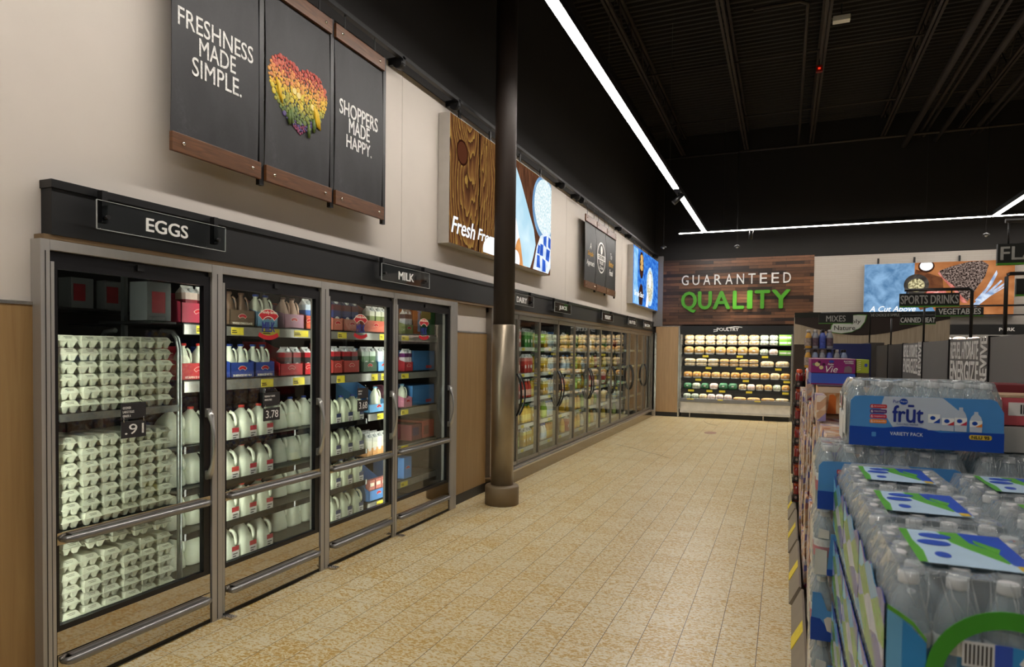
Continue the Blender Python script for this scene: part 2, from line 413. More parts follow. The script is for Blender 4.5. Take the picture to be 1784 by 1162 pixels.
# ------------------------------------------------------------------ lamps
M_TUBE = glow('light_line', '#fff8ef', STRIP_E)
M_TUBE2 = glow('light_line_dimmer', '#fff8ef', STRIP_E*.34)
def strip(name_label, x0, x1, y0, y1, cuts=(), mt=None):
    t = thing('linear_light', name_label, 'ceiling light', ((x0+x1)/2, (y0+y1)/2, 4.4))
    dx, dy = (x1-x0)/2, (y1-y0)/2; h = .042
    al = dx > dy
    mb = MB(); mb.box(-dx-(0 if al else .008), dx+(0 if al else .008), -dy-(.008 if al else 0), dy+(.008 if al else 0), .006, .09)
    mb.build('housing', M_BLKB, t)
    segs = []; a = -dx if al else -dy; end = dx if al else dy
    for c0, c1 in cuts: segs.append((a, c0)); a = c1
    segs.append((a, end))
    for s0, s1 in segs:
        (MB().box(s0, s1, -dy, dy, 0, .02) if al else MB().box(-dx, dx, s0, s1, 0, .02)).build('diffuser', mt or M_TUBE, t)
    for q in range(int((dx if al else dy)//2)):
        p = -(dx if al else dy)+1+q*4
        pts = [(p, 0, .09), (p, 0, 2.5)] if al else [(0, p, .09), (0, p, 2.5)]
        MB().tube(pts, .003, 5).build('hanging_wire', M_BLKB, t)
    return t
strip('long ceiling light line running beside the white left wall', -1.812, -1.722, -2.2, 15.72, ((11.44-6.76, 12.04-6.76),))
strip('ceiling light line running across in front of the back wall', -2.35, 9.6, 15.78, 15.84)
strip('unseen light line added behind the viewer to light the packs', -1.81, 9.44, -2.32, -2.24, (), M_TUBE2)  # unseen strip added to brighten the fronts of the packs
strip('ceiling light line meeting the cross line at the right edge', 3.77, 3.86, -2.2, 15.72, (), M_TUBE2)
strip('ceiling light line far to the right over the aisles', 9.36, 9.45, -2.2, 15.72, (), M_TUBE2)
def spot(x, y, tx, ty, tz, label, e=70, size=.9):
    t = thing('track_spotlight', label, 'spotlight', (x, y, 4.4))
    d = (Vector((tx, ty, tz))-Vector((x, y, 4.32))).normalized()
    p0 = Vector((0, 0, -.09))-d*.09; p1 = Vector((0, 0, -.09))+d*.12
    MB().tube([p0, p1], .045, 14).tube([Vector((0, 0, .007)), Vector((0, 0, -.07))], .012, 8).build('lamp_head', M_BLKB, t)
    l = bpy.data.lights.new('spot_lamp', 'SPOT'); l.energy = e; l.spot_size = size; l.spot_blend = .6; l.color = (1, .88, .74); l.shadow_soft_size = .04
    lo = link('spot_lamp', l, t, tuple(p1+d*.02)); lo.rotation_euler = d.to_track_quat('-Z', 'Y').to_euler()
spot(-1.767, 11.75, -3.1, 11.3, 2.9, 'black spotlight in the gap of the left light line', 60)
spot(-.75, 15.81, -1.0, 16.9, 2.45, 'black spotlight under the cross light line aimed at the plank wall', 190, .5)
for nm, x, y, z in (('leftmost of three thin hanging cords with a small sensor', -2.6, 15.2, 4.0), ('middle of three thin hanging cords, before the plank wall', -1.03, 15.6, 4.0), ('rightmost of three thin hanging cords, above the steak picture', 3.64, 15.6, 4.0)):
    t = thing('hanging_sensor', nm, 'sensor', (x, y, z))
    MB().tube([(0, 0, .03), (0, 0, 3.02)], .006, 5).build('cord', M_BLKB, t)
    MB().lathe([(.004, .05), (.06, .02), (.062, 0)], 14).build('shade', M_BLKB, t)
    MB().lathe([(.03, 0), (.024, -.02), (.008, -.032)], 12).build('lens', pm('grey_lens', '#c8c8c8', .3), t)
t = thing('ceiling_unit', 'small white box high on the dark ceiling', 'ceiling unit', (.646, 10.39, 6.3))
MB().box(-.11, .11, -.06, .06, 0, .07).build('case', M_WHT, t, bev=.01); MB().tube([(0, 0, .07), (0, 0, .25)], .01, 6).build('stem', M_BLKB, t)
t = thing('fire_alarm', 'small red alarm light on the dark ceiling', 'alarm', (.438, 12.1, 6.3))
MB().box(-.05, .05, -.04, .04, 0, .1).build('case', pm('alarm_red', '#8e1c12', .4), t, bev=.008); MB().box(-.02, .02, -.05, -.04, .03, .06).build('lens', glow('alarm_lens', '#ff3a20', .8), t)
MB().tube([(0, 0, .1), (0, 0, .22)], .012, 6).build('stem', M_BLKB, t)

# ------------------------------------------------------------------ column
t = thing('round_column', 'dark brown round column with a steel sleeve and a wide foot', 'column', (-2.715, 6.29, 0))
MB().lathe([(.111, 1.87), (.111, 6.5)], 40).build('shaft', pm('column_brown', '#332a26', .6, 0, .06, 3), t)
MB().lathe([(.119, .20), (.119, 1.875), (.112, 1.88)], 40).build('sleeve', pm('worn_steel', '#9a8e7c', .36, .8, .22, 5, (1, 1, .35)), t)
MB().lathe([(.178, 0), (.178, .185), (.172, .198), (.12, .205)], 44).build('foot', pm('foot_brown', '#75654f', .5, .1, .07, 4), t)

# ------------------------------------------------------------------ fascia and rail on the left wall
t = thing('fascia', 'long black fascia board above the glass cooler doors', 'fascia')
MB().box(WX+.0015, -3.055, 1.931, 16.595, 2.115, 2.325).build('board', M_FASC, t)
MB().box(WX+.0015, -3.045, 1.925, 16.595, 2.325, 2.362).build('top_trim', pm('fascia_trim', '#0d0d0f', .4), t)
MB().box(WX+.0015, -3.062, 1.90, 16.595, 2.0932, 2.115).build('lower_trim', pm('warm_trim', '#8d7558', .4, .5), t)
t = thing('picture_rail', 'black rail carrying the hanging pictures along the left wall', 'rail')
MB().box(-3.03, -2.985, -2, 16.8, 4.038, 4.072).build('bar', M_BLKB, t)
for y in (1.2, 4.75, 5.76, 9.1, 9.85, 10.1, 12.7, 13.6, 16.7):
    MB().box(WX, -2.985, y-.02, y+.02, 4.0, 4.06).tube([(-3.035, y-.03, 4.01), (-3.035, y+.03, 4.01)], .046, 14).build('bracket', M_BLKB, t)

# acrylic category signs
M_ACR = clear('clear_acrylic', '#f4f6f6', '#cfd6d6', 1.35, .02)
M_GLOWW = pm('sign_white', '#f3f3f1', .45, 0, .04, 30)
def acrylic(word, y0, y1, l0, l1, z0=2.165, z1=2.30, lz=(2.196, 2.262), bold=.02, note='', dark=None):
    t = thing('hanging_sign', 'clear acrylic sign reading %s on the black fascia%s' % (word, note), 'sign', (-2.985, (y0+y1)/2, z0), FX, 'category signs on the fascia')
    hw = (y1-y0)/2; h = z1-z0
    MB().box(-hw, hw, 0, h, 0, .004).build('panel', M_ACR, t)
    e = MB(); e.box(-hw-.002, -hw, 0, h, -.001, .006).box(hw, hw+.002, 0, h, -.001, .006).box(-hw, hw, -.002, .0008, -.001, .006).box(-hw, hw, h-.001, h+.001, -.001, .006)
    e.build('polished_edge', pm('edge_white', '#b8bcbc', .2), t)
    if dark:
        MB().box(-hw+.01, hw-.01, .008, h-.008, -.0015, -.0002).build('backing', pm('sign_back_'+dark.strip('#'), dark, .4), t)
    for s in (-1, 1):
        MB().box(s*(hw-.05)-.014, s*(hw-.05)+.014, h-.10, h+.052, -.045, -.012).tube([(s*(hw-.05), h-.075, -.02), (s*(hw-.05), h-.075, .014)], .011, 10).build('bracket', M_BLKB, t)
    yc = (y0+y1)/2
    letters(t, word, l0-yc, l1-yc, lz[0]-z0, lz[1]-z0, M_GLOWW, .004, .003, bold=bold)
acrylic('EGGS', 2.09, 2.85, 2.345, 2.592, bold=.03)
acrylic('MILK', 4.435, 5.195, 4.68, 4.92)
acrylic('DAIRY', 7.1, 7.865, 7.29, 7.62, note=' beside the column')
acrylic('JUICE', 8.7, 9.46, 8.9, 9.25, dark='#33291f')
acrylic('YOGURT', 11.3, 12.1, 11.47, 11.9, dark='#3c2a25')
acrylic('BUTTER', 13.4, 14.2, 13.5, 14.08)
acrylic('BACON', 15.0, 15.9, 15.1, 15.72)

# ------------------------------------------------------------------ hanging chalkboard banners
M_BOARD = None
def chalkboard():
    m, nt, out = NT('chalkboard'); p = nd(nt, 'ShaderNodeBsdfPrincipled'); nt.links.new(p.outputs[0], out.inputs[0])
    n = noise(nt, mapped(nt, (1, .45, 1)), 3.5, 5, .8); n2 = noise(nt, mapped(nt), 60, 2)
    nn = mth(nt, 'ADD', n, mth(nt, 'MULTIPLY', mth(nt, 'SUBTRACT', n2, .5), .15))
    nt.links.new(ramp(nt, nn, [(.35, lin('#242427')), (.6, lin('#303033')), (.75, lin('#48484b'))]), p.inputs['Base Color'])
    p.inputs['Roughness'].default_value = .55; return m
M_BOARD = chalkboard()
M_BAR = wood_mat('banner_walnut', '#50321b', '#714829', (1.2, 14, 1), .4, 4)
M_SCREW = pm('screw', '#d8d4cc', .18, 1)
def banner(y0, y1, label, group, z0=2.65, z1=3.93, bar=.10, dark=False, chains=True):
    t = thing('hanging_banner', label, 'banner', (-3.0, (y0+y1)/2, z0), FX, group)
    hw = (y1-y0)/2; h = z1-z0
    b = MB(); nn = 10                                         # sheet with a slight belly
    rings = []
    for i in range(nn+1):
        v = bar*.6+(h-1.2*bar)*i/nn; d = .012*math.sin(PI*i/nn)-.012
        rings.append([(-hw+.008, v, d-.004), (hw-.008, v, d-.004), (hw-.008, v, d), (-hw+.008, v, d)])
    b.loft(rings).build('sheet', M_BOARD if not dark else pm('dark_board', '#2b2c2f', .5, 0, .15, 5), t)
    for v0 in (0, h-bar):
        o = MB().box(-hw, hw, v0, v0+bar, -.012, .012).build('wood_bar', M_BAR, t, bev=.003)
        for s in (-1, 1):
            MB().lathe([(.011, 0), (.010, .005), (.004, .008)], 12, (0, 0, 0)).build('screw', M_SCREW, o, (s*(hw-.07), v0+bar/2, .012))
    for s in (-1, 1): MB().box(s*(hw-.12)-.006, s*(hw-.12)+.006, h-.01, 4.0375-z0, -.008, -.003).build('strap', M_BLKB, t)
    MB().box(hw+.003, hw+.040, -.03, h+.02, -.034, -.006).build('dark_edge', M_BLKB, t)
    return t
g1 = 'chalkboard banners over the egg and milk doors'
t = banner(2.505, 3.137, 'large chalkboard banner with the words FRESHNESS MADE SIMPLE', g1)
yc = 2.821
letters(t, 'FRESHNESS', 2.55-yc, 3.08-yc, 3.324-2.65, 3.423-2.65, M_CHALK, 0, .001, bold=.008)
letters(t, 'MADE', 2.687-yc, 2.945-yc, 3.212-2.65, 3.31-2.65, M_CHALK, 0, .001, bold=.008)
letters(t, 'SIMPLE.', 2.64-yc, 2.99-yc, 3.092-2.65, 3.193-2.65, M_CHALK, 0, .001, bold=.008)
t = banner(3.18, 3.815, 'large chalkboard banner with a heart made of coloured fruit', g1)
yc = 3.4975
rnd = random.Random(3); H = MB(); fm = [pm('fruit_%d' % i, c, .5, 0, .2, 40) for i, c in enumerate(('#b2453a', '#c8624a', '#d98a4e', '#dfa04c', '#e3b63e', '#d9c23e', '#a9a23c', '#7f8a3a', '#5a6f36', '#54447a', '#83355a'))]
def inheart(x, y):
    x = abs(x); return (x*x+y*y-1)**3 - x*x*y**3*1.0 < 0
pts = []; tries = 0
while len(pts) < 430 and tries < 60000:
    tries += 1; x, y = rnd.uniform(-1.2, 1.2), rnd.uniform(-1.05, 1.25)
    if not inheart(x, y): continue
    r = rnd.choice((.045, .055, .065, .085)) if y > -.6 else .04
    if all((x-a)**2+(y-b)**2 > (.78*(r+c))**2 for a, b, c in pts): pts.append((x, y, r))
for x, y, r in pts:
    k = (1.2-y)/2.0*10.2+rnd.uniform(-.9, .9); k = int(max(0, min(10, k)))
    u, v = x*.243-.008, 3.228-2.65+y*.204; rr = r*.235
    H.lathe([(rr, 0), (rr*.9, .002), (rr*.5, .0035)], 9, (u, v, .0), k)
hb = H.build('fruit_heart', fm, t)
ban = pm('banana', '#e6bf2e', .5, 0, .12, 30)
for u0, v0 in ((-.205, .615), (-.19, .60), (.15, .55), (.165, .545), (.18, .54)):
    MB().tube([(u0-.02, v0+.06, .004), (u0-.006, v0+.02, .005), (u0+.004, v0-.03, .005), (u0+.02, v0-.07, .004)], [.006, .011, .011, .005], 7).build('banana', ban, hb)
for u0, v0 in ((-.11, .46), (-.09, .47), (.08, .43), (.13, .48)):
    MB().tube([(u0, v0+.045, .004), (u0, v0, .005), (u0+.006, v0-.045, .004)], [.008, .014, .009], 7).build('cucumber', fm[8], hb)
for u0, v0 in ((-.02, .63), (-.06, .645), (.12, .60)):
    plate(hb, 'lemon_slice', ellipse(u0, v0, .02, .02, 14), .004, .006, pm('lemon', '#ecd98a', .5))
t = banner(3.858, 4.473, 'large chalkboard banner with the words SHOPPERS MADE HAPPY', g1)
yc = 4.1655
letters(t, 'SHOPPERS', 3.913-yc, 4.39-yc, 3.318-2.65, 3.424-2.65, M_CHALK, 0, .001, bold=.02)
letters(t, 'MADE', 4.025-yc, 4.282-yc, 3.209-2.65, 3.312-2.65, M_CHALK, 0, .001, bold=.02)
letters(t, 'HAPPY.', 3.995-yc, 4.31-yc, 3.096-2.65, 3.188-2.65, M_CHALK, 0, .001, bold=.02)
g2 = 'small dark banners beyond the column'
gold = pm('chalk_gold', '#c99a3c', .7, 0, .15, 40)
t = banner(10.22, 10.87, 'dark banner reading A Simple Approach, leftmost of the far three', g2, 2.65, 3.83, .11, True)
letters(t, 'A', -.05, .05, .66, .76, M_CHALK, 0, .002, bold=.01, shear=.2)
letters(t, 'Simple', -.17, .17, .52, .62, gold, 0, .002, bold=.02, shear=.3)
letters(t, 'Approach', -.22, .24, .36, .47, M_CHALK, 0, .002, bold=.02, shear=.3)
t = banner(10.91, 11.56, 'dark banner with a round white seal, middle of the far three', g2, 2.65, 3.83, .11, True)
plate(t, 'seal_ring', ellipse(0, .6, .27, .27), 0, .002, M_CHALK); plate(t, 'seal_disc', ellipse(0, .6, .245, .245), .002, .003, pm('seal_black', '#17171a', .5))
plate(t, 'seal_band', rrect(-.27, .27, .555, .645, .01), .003, .005, M_CHALK)
letters(t, 'CERTIFIED', -.23, .23, .57, .63, pm('seal_black', '#17171a'), .005, .002, bold=.02)
letters(t, 'TRUST', -.14, .14, .48, .54, M_CHALK, .003, .002); letters(t, 'Clean', -.12, .12, .40, .46, M_CHALK, .003, .002, shear=.3)
plate(t, 'seal_figure', ellipse(0, .73, .06, .075), .003, .005, M_CHALK)
t = banner(11.60, 12.27, 'dark banner ending in the word Food, rightmost of the far three', g2, 2.65, 3.83, .11, True)
letters(t, 'To', -.06, .06, .66, .77, M_CHALK, 0, .002, shear=.2); letters(t, 'Better', -.16, .18, .52, .62, gold, 0, .002, bold=.02, shear=.3)
letters(t, 'Food', -.12, .14, .36, .47, M_CHALK, 0, .002, bold=.02, shear=.3)

# ------------------------------------------------------------------ lit pictures
def lit_wood():
    m, nt, out = NT('lit_wood_picture'); e = nd(nt, 'ShaderNodeEmission'); nt.links.new(e.outputs[0], out.inputs[0])
    tc = nd(nt, 'ShaderNodeTexCoord'); sp = nd(nt, 'ShaderNodeSeparateXYZ'); nt.links.new(tc.outputs['Object'], sp.inputs[0])
    # rings stretched along the board and pulled about two knots
    def knot(u, v, a, b):
        du = mth(nt, 'DIVIDE', mth(nt, 'SUBTRACT', sp.outputs[0], u), a); dv = mth(nt, 'DIVIDE', mth(nt, 'SUBTRACT', sp.outputs[1], v), b)
        return mth(nt, 'SQRT', mth(nt, 'ADD', mth(nt, 'POWER', du, 2), mth(nt, 'POWER', dv, 2)))
    k1 = knot(-1.21, .93, .20, .20); k2 = knot(-1.05, 1.45, .30, 1.15)
    d = mth(nt, 'ADD', mth(nt, 'MULTIPLY', k2, 1.0), mth(nt, 'MULTIPLY', mth(nt, 'DIVIDE', .35, mth(nt, 'ADD', k1, .3)), 1))
    nz = noise(nt, mapped(nt, (3, .7, 1)), 2.0, 4, .5)
    d = mth(nt, 'ADD', d, mth(nt, 'MULTIPLY', nz, .5))
    wv = mth(nt, 'FRACT', mth(nt, 'MULTIPLY', d, 7))
    fine = noise(nt, mapped(nt, (60, 2, 1)), 2.0, 3)
    f = mth(nt, 'ADD', mth(nt, 'MULTIPLY', wv, .6), mth(nt, 'MULTIPLY', fine, .5))
    col = ramp(nt, f, [(.15, lin('#26160e')), (.42, lin('#523320')), (.70, lin('#76502c')), (.92, lin('#a5843f'))])
    kn = mth(nt, 'LESS_THAN', k1, .55)
    col = mixc(nt, kn, col, lin('#4d2a1b'))
    ring = mth(nt, 'LESS_THAN', mth(nt, 'ABSOLUTE', mth(nt, 'SUBTRACT', k1, .58)), .05)
    col = mixc(nt, ring, col, lin('#2a140c'))
    # board joints
    bx = mth(nt, 'FRACT', mth(nt, 'DIVIDE', mth(nt, 'ADD', sp.outputs[0], 1.47+.27), .94))
    jt = mth(nt, 'LESS_THAN', mth(nt, 'ABSOLUTE', mth(nt, 'SUBTRACT', bx, .985)), .014)
    col = mixc(nt, jt, col, lin('#120a06'))
    far = mth(nt, 'GREATER_THAN', sp.outputs[0], -.34)
    col = mixc(nt, far, col, mixc(nt, .5, col, lin('#43271a')))
    nt.links.new(col, e.inputs[0]); e.inputs[1].default_value = BOX_E; return m
def lit(name, c1, c2, scale=8, s=BOX_E, stretch=(1, 1, 1), lo=.35, hi=.65):
    if name in MATS: return MATS[name]
    m, nt, out = NT(name); e = nd(nt, 'ShaderNodeEmission'); nt.links.new(e.outputs[0], out.inputs[0]); e.inputs[1].default_value = s
    nt.links.new(ramp(nt, noise(nt, mapped(nt, stretch), scale, 4, .4), [(lo, lin(c1)), (hi, lin(c2))]), e.inputs[0]); return m
M_LBOX = pm('lightbox_grey', '#b9b4ad', .45, .2, .05)
def lightbox(label, loc, rot, hw, h, face, depth=.125):
    t = thing('lit_picture', label, 'lit picture', loc, rot)
    f = MB(); f.box(-hw, hw, 0, h, -depth, -.004)
    f.build('housing', M_LBOX, t)
    MB().box(-hw+.006, hw-.006, .006, h-.006, -.004, 0).build('picture_face', face, t)
    for s in (-.8, -.3, .3, .8): MB().box(s*hw-.02, s*hw+.02, h, h+.13, -.06, -.045).build('hanger', M_BLKB, t)
    return t
t = lightbox('lit picture of brown boards, eggs and a bowl, behind the column', (-3.0, 7.07, 2.645), FX, 1.475, 1.25, lit_wood())
yc, zc = 7.07, 2.645
def P(*pts): return [(a-yc, b-zc) for a, b in pts]
W1 = lit('lit_white', '#e9eef2', '#ffffff', 5); W2 = lit('lit_pale_blue', '#aed4e6', '#d4ecf5', 2); BR = lit('lit_brown_egg', '#c57f45', '#e6a868', 3)
RI = lit('lit_rice', '#b9d6dd', '#f6fbfb', 34); RIM = lit('lit_rim', '#5c88b4', '#86abcb', 4); NAP = lit('lit_napkin_blue', '#2a4fae', '#3d6bd0', 9); NAPW = lit('lit_napkin_white', '#c8daf0', '#eef4fb', 9)
plate(t, 'dark_board', P((7.62, 2.66), (8.53, 2.66), (8.53, 3.87), (7.0, 3.87)), .0002, .0008, lit('lit_dark_wood', '#3a241a', '#6b4530', 4, BOX_E, (12, 1, 1)))
plate(t, 'white_egg', [(u-yc, v-zc) for u, v in ellipse(6.62, 2.70, .26, .16) if v > 2.655], .0008, .0014, W1)
plate(t, 'white_egg', [(u-yc, v-zc) for u, v in ellipse(7.22, 2.95, .20, .26)], .0014, .0020, W1)
plate(t, 'brown_egg', [(u-yc, max(v-zc, .01)) for u, v in ellipse(7.48, 2.78, .22, .22)], .0020, .0026, BR)
plate(t, 'white_egg', [(u-yc, max(v-zc, .01)) for u, v in ellipse(7.28, 2.70, .13, .12)], .0026, .0030, W1)
plate(t, 'pale_board', P((7.18, 3.78), (7.26, 3.80), (7.42, 3.66), (7.64, 3.42), (7.88, 3.16), (7.95, 2.98), (7.86, 2.80), (7.76, 2.66), (7.52, 2.66), (7.44, 2.9), (7.30, 3.15), (7.18, 3.35)), .0030, .0038, W2)
clip = lambda pts: [(min(max(a-yc, -1.46), 1.46), min(max(b-zc, .01), 1.24)) for a, b in pts]
plate(t, 'bowl', clip(ellipse(8.28, 3.50, .47, .43, 36)), .0038, .0046, RIM)
plate(t, 'bowl_rice', clip(ellipse(8.29, 3.52, .41, .37, 36)), .0046, .0052, RI)
plate(t, 'napkin', P((7.86, 2.66), (8.44, 2.66), (8.53, 2.75), (8.53, 3.17), (8.36, 3.22), (8.12, 3.12), (7.98, 2.95)), .0052, .0060, NAPW)
for k, poly in enumerate((((7.98, 2.70), (8.12, 2.70), (8.10, 2.86), (8.0, 2.86)), ((8.2, 2.67), (8.34, 2.67), (8.32, 2.82), (8.2, 2.84)), ((8.10, 2.87), (8.22, 2.87), (8.24, 3.02), (8.12, 3.02)), ((8.33, 2.84), (8.46, 2.82), (8.50, 2.98), (8.36, 2.99)), ((8.24, 3.03), (8.35, 3.0), (8.36, 3.16), (8.24, 3.13)), ((8.0, 2.88), (8.09, 2.88), (8.11, 2.99), (8.04, 3.0)), ((8.42, 3.02), (8.52, 3.0), (8.52, 3.14), (8.44, 3.16)))):
    plate(t, 'napkin_check', P(*poly), .0060, .0064, NAP)
letters(t, 'Fresh', 5.64-yc, 6.16-yc, 2.755-zc, 2.915-zc, W1, .001, .002, bold=.022, shear=.28)
letters(t, 'From', 6.23-yc, 6.66-yc, 2.775-zc, 2.895-zc, W1, .001, .002, bold=.022, shear=.28)
letters(t, 'Farm', 6.75-yc, 7.2-yc, 2.775-zc, 2.895-zc, W1, .001, .002, bold=.022, shear=.28)

t = lightbox('lit blue picture with a bowl at the far end of the left wall', (-3.0, 15.34, 2.645), FX, 1.475, 1.25, lit('lit_blue_cloth', '#1f55b8', '#4b8fe0', 5, BOX_E, (1, 2, 1)))
yc = 15.34
LB = lit('lit_blue_pale', '#6fb2e8', '#a9d3f2', 5)
plate(t, 'pale_patch', P((13.9, 2.66), (14.5, 2.66), (14.3, 3.2), (14.35, 3.86), (13.9, 3.86)), .0002, .0008, LB)
plate(t, 'tray_dark', clip(ellipse(14.72, 3.55, .24, .30)), .0008, .0016, lit('lit_dark', '#1b1210', '#4a2b1c', 9))
for v in (3.72, 3.62, 3.50): plate(t, 'patty', clip(ellipse(14.74, v, .16, .07)), .0016, .0022, lit('lit_tan', '#c08a3f', '#e8c07a', 9))
plate(t, 'pale_plate', clip(ellipse(15.75, 3.16, .43, .46, 36)), .0008, .0016, lit('lit_plate', '#9fcdf0', '#d8ecf9', 6))
plate(t, 'bowl_food', clip(ellipse(15.74, 3.17, .34, .37, 36)), .0016, .0022, lit('lit_food', '#5a4a26', '#f1eccf', 22, BOX_E, (1, 1, 1), .3, .6))
plate(t, 'bowl_food', clip(ellipse(15.72, 3.30, .2, .18, 20)), .0022, .0028, lit('lit_cream', '#d9e6e0', '#ffffff', 16))
plate(t, 'jug', clip([(14.5, 2.66), (14.85, 2.66), (14.95, 2.9), (14.85, 3.1), (14.65, 3.14), (14.5, 3.02), (14.44, 2.85)]), .0022, .0030, lit('lit_dark', '#1b1210', '#4a2b1c'))
plate(t, 'white_strip', clip([(15.25, 2.66), (15.55, 2.66), (15.6, 3.0), (15.4, 3.0)]), .0016, .0022, W1)
letters(t, 'Simple Start', 13.98-yc, 15.0-yc, 2.80-zc, 2.95-zc, W1, .0032, .002, bold=.02, shear=.25)
# ------------------------------------------------------------------ glass door cooler (eggs and milk)
M_PANE = clear('door_glass', '#f3f6f4', '#d9e0dc', 1.5, 0.0, boost=1.25)
M_LINER = pm('cooler_liner', '#161514', .55, .1, .1)
M_SHELF = pm('shelf_black', '#191a1b', .45, .1, .1)
M_RAILG = pm('price_rail_grey', '#a7a6a1', .3, .6, .12, 16)
M_TAGY = pm('tag_yellow', '#e8d440', .5, 0, .08, 30)
M_INK = pm('ink_black', '#1c1c1c', .6)
M_LED = glow('cooler_led', '#fffdf0', LED_E)
M_LIP = clear('dark_lip', '#5a5e60', '#2c2f30', 1.45, .05, haze=.35, hazecol='#24272a')
cooler = thing('glass_door_cooler', 'walk in cooler with four glass doors holding eggs and milk', 'cooler', (0, 0, 0))
XF = -3.06
mb = MB()
jambs = [(1.885, 1.926), (2.830, 2.907), (3.800, 3.881), (4.740, 4.790), (5.773, 5.910)]
for a, b in jambs: mb.box(-3.16, XF, a, b, 0, 2.092)
for (a, b), (c, d) in zip(jambs, jambs[1:]): mb.box(-3.16, XF-.001, b+.0002, c-.0002, 2.045, 2.092)
mb.build('door_frame', M_ALU, cooler, bev=.003)
mb = MB()
for a, b in jambs[:-1]:
    mb.box(XF-.004, XF+.002, (a+b)/2-.0015, (a+b)/2+.0015, .01, 2.04)
mb.box(-3.14, -3.075, 1.926, 5.773, 0, .02); mb.box(-3.16, -3.09, 1.926, 5.773, 2.02, 2.05)
mb.build('gasket', M_DKFRAME, cooler)
mb = MB(); mb.box(-4.5, -4.42, 1.5, 6.1, 0, 2.3).box(-4.42, -3.17, 1.5, 1.56, 0, 2.3).box(-4.42, -3.17, 6.05, 6.1, 0, 2.3).box(-4.42, -3.34, 1.56, 6.05, 2.24, 2.3)
mb.box(-4.42, -3.17, 1.56, 6.05, 0, .06).box(-3.40, -3.163, 5.898, 5.9095, .06, 2.088).box(-3.40, -3.365, 5.91, 6.05, .06, 2.24)
mb.build('liner', M_LINER, cooler)
for a, b in jambs[:-1]:
    MB().box(-3.158, -3.115, b+.001, b+.014, .12, 2.0).build('light_tube', M_LED, cooler)
# shelves
def shelf(parent, x0, x1, y0, y1, z, rail=True, name='shelf', th=.012, rh=.055):
    o = MB().box(x0, x1, y0, y1, z-th, z).build(name, M_SHELF, parent)
    if rail:
        MB().box(x1-.004, x1+.006, y0, y1, z-th-rh, z-th+.004).build('price_rail', M_RAILG, o)
    return o
def tags(sh, x, lst, z0, z1):
    for a, b in lst:
        MB().box(x, x+.002, a, b, z0, z1, 0).box(x+.002, x+.0026, a+.004, a+(b-a)*.45, z0+.012, z0+.018, 1).box(x+.002, x+.0026, a+.004, a+(b-a)*.4, z0+.024, z0+.03, 1).build('price_tag', [M_TAGY, M_INK], sh)
SX0, SX1 = -4.3, -3.27
s = shelf(cooler, SX0, SX1, 2.815, 3.98, 1.755); tags(s, SX1+.0062, ((2.90, 3.06), (3.17, 3.27), (3.44, 3.60), (3.75, 3.90)), 1.695, 1.742)
s = shelf(cooler, SX0, SX1, 2.815, 3.98, 1.415, rh=.06); tags(s, SX1+.0062, ((2.93, 3.0), (3.43, 3.54), (3.74, 3.86)), 1.345, 1.400)
s = shelf(cooler, SX0, SX1, 4.0, 5.02, 1.755); tags(s, SX1+.0062, ((4.25, 4.36), (4.83, 4.93)), 1.695, 1.742)
s = shelf(cooler, SX0, SX1, 4.0, 5.02, 1.410, rh=.06); tags(s, SX1+.0062, ((4.24, 4.34), (4.71, 4.80), (4.86, 4.99)), 1.340, 1.396)
for z in (.990, .735, .470, .212):
    s = shelf(cooler, SX0, SX1, 2.815, 4.66, z, rail=False)
    MB().box(SX1-.004, SX1+.004, 2.815, 4.66, z-.012, z+.03).build('lip', M_LIP, s)
s = shelf(cooler, SX0, SX1, 4.67, 5.02, 1.06); tags(s, SX1+.0062, ((4.80, 4.92),), .998, 1.046)
shelf(cooler, SX0, SX1, 4.67, 5.02, .675, rail=False)
s = shelf(cooler, SX0, SX1, 4.67, 5.02, .29); tags(s, SX1+.0062, ((4.8, 4.92),), .23, .276)
for z in (1.755, 1.40, 1.06, .72, .38): 
    s = shelf(cooler, SX0, SX1-.02, 5.05, 5.89, z); tags(s, SX1-.0138, ((5.22, 5.34),), z-.06, z-.016)
mb = MB()
for y in (2.825, 3.99, 4.665, 5.035): mb.box(-3.80, -3.77, y-.012, y+.012, .06, 2.2)
mb.build('upright', pm('upright_grey', '#6d7272', .4, .5), cooler)

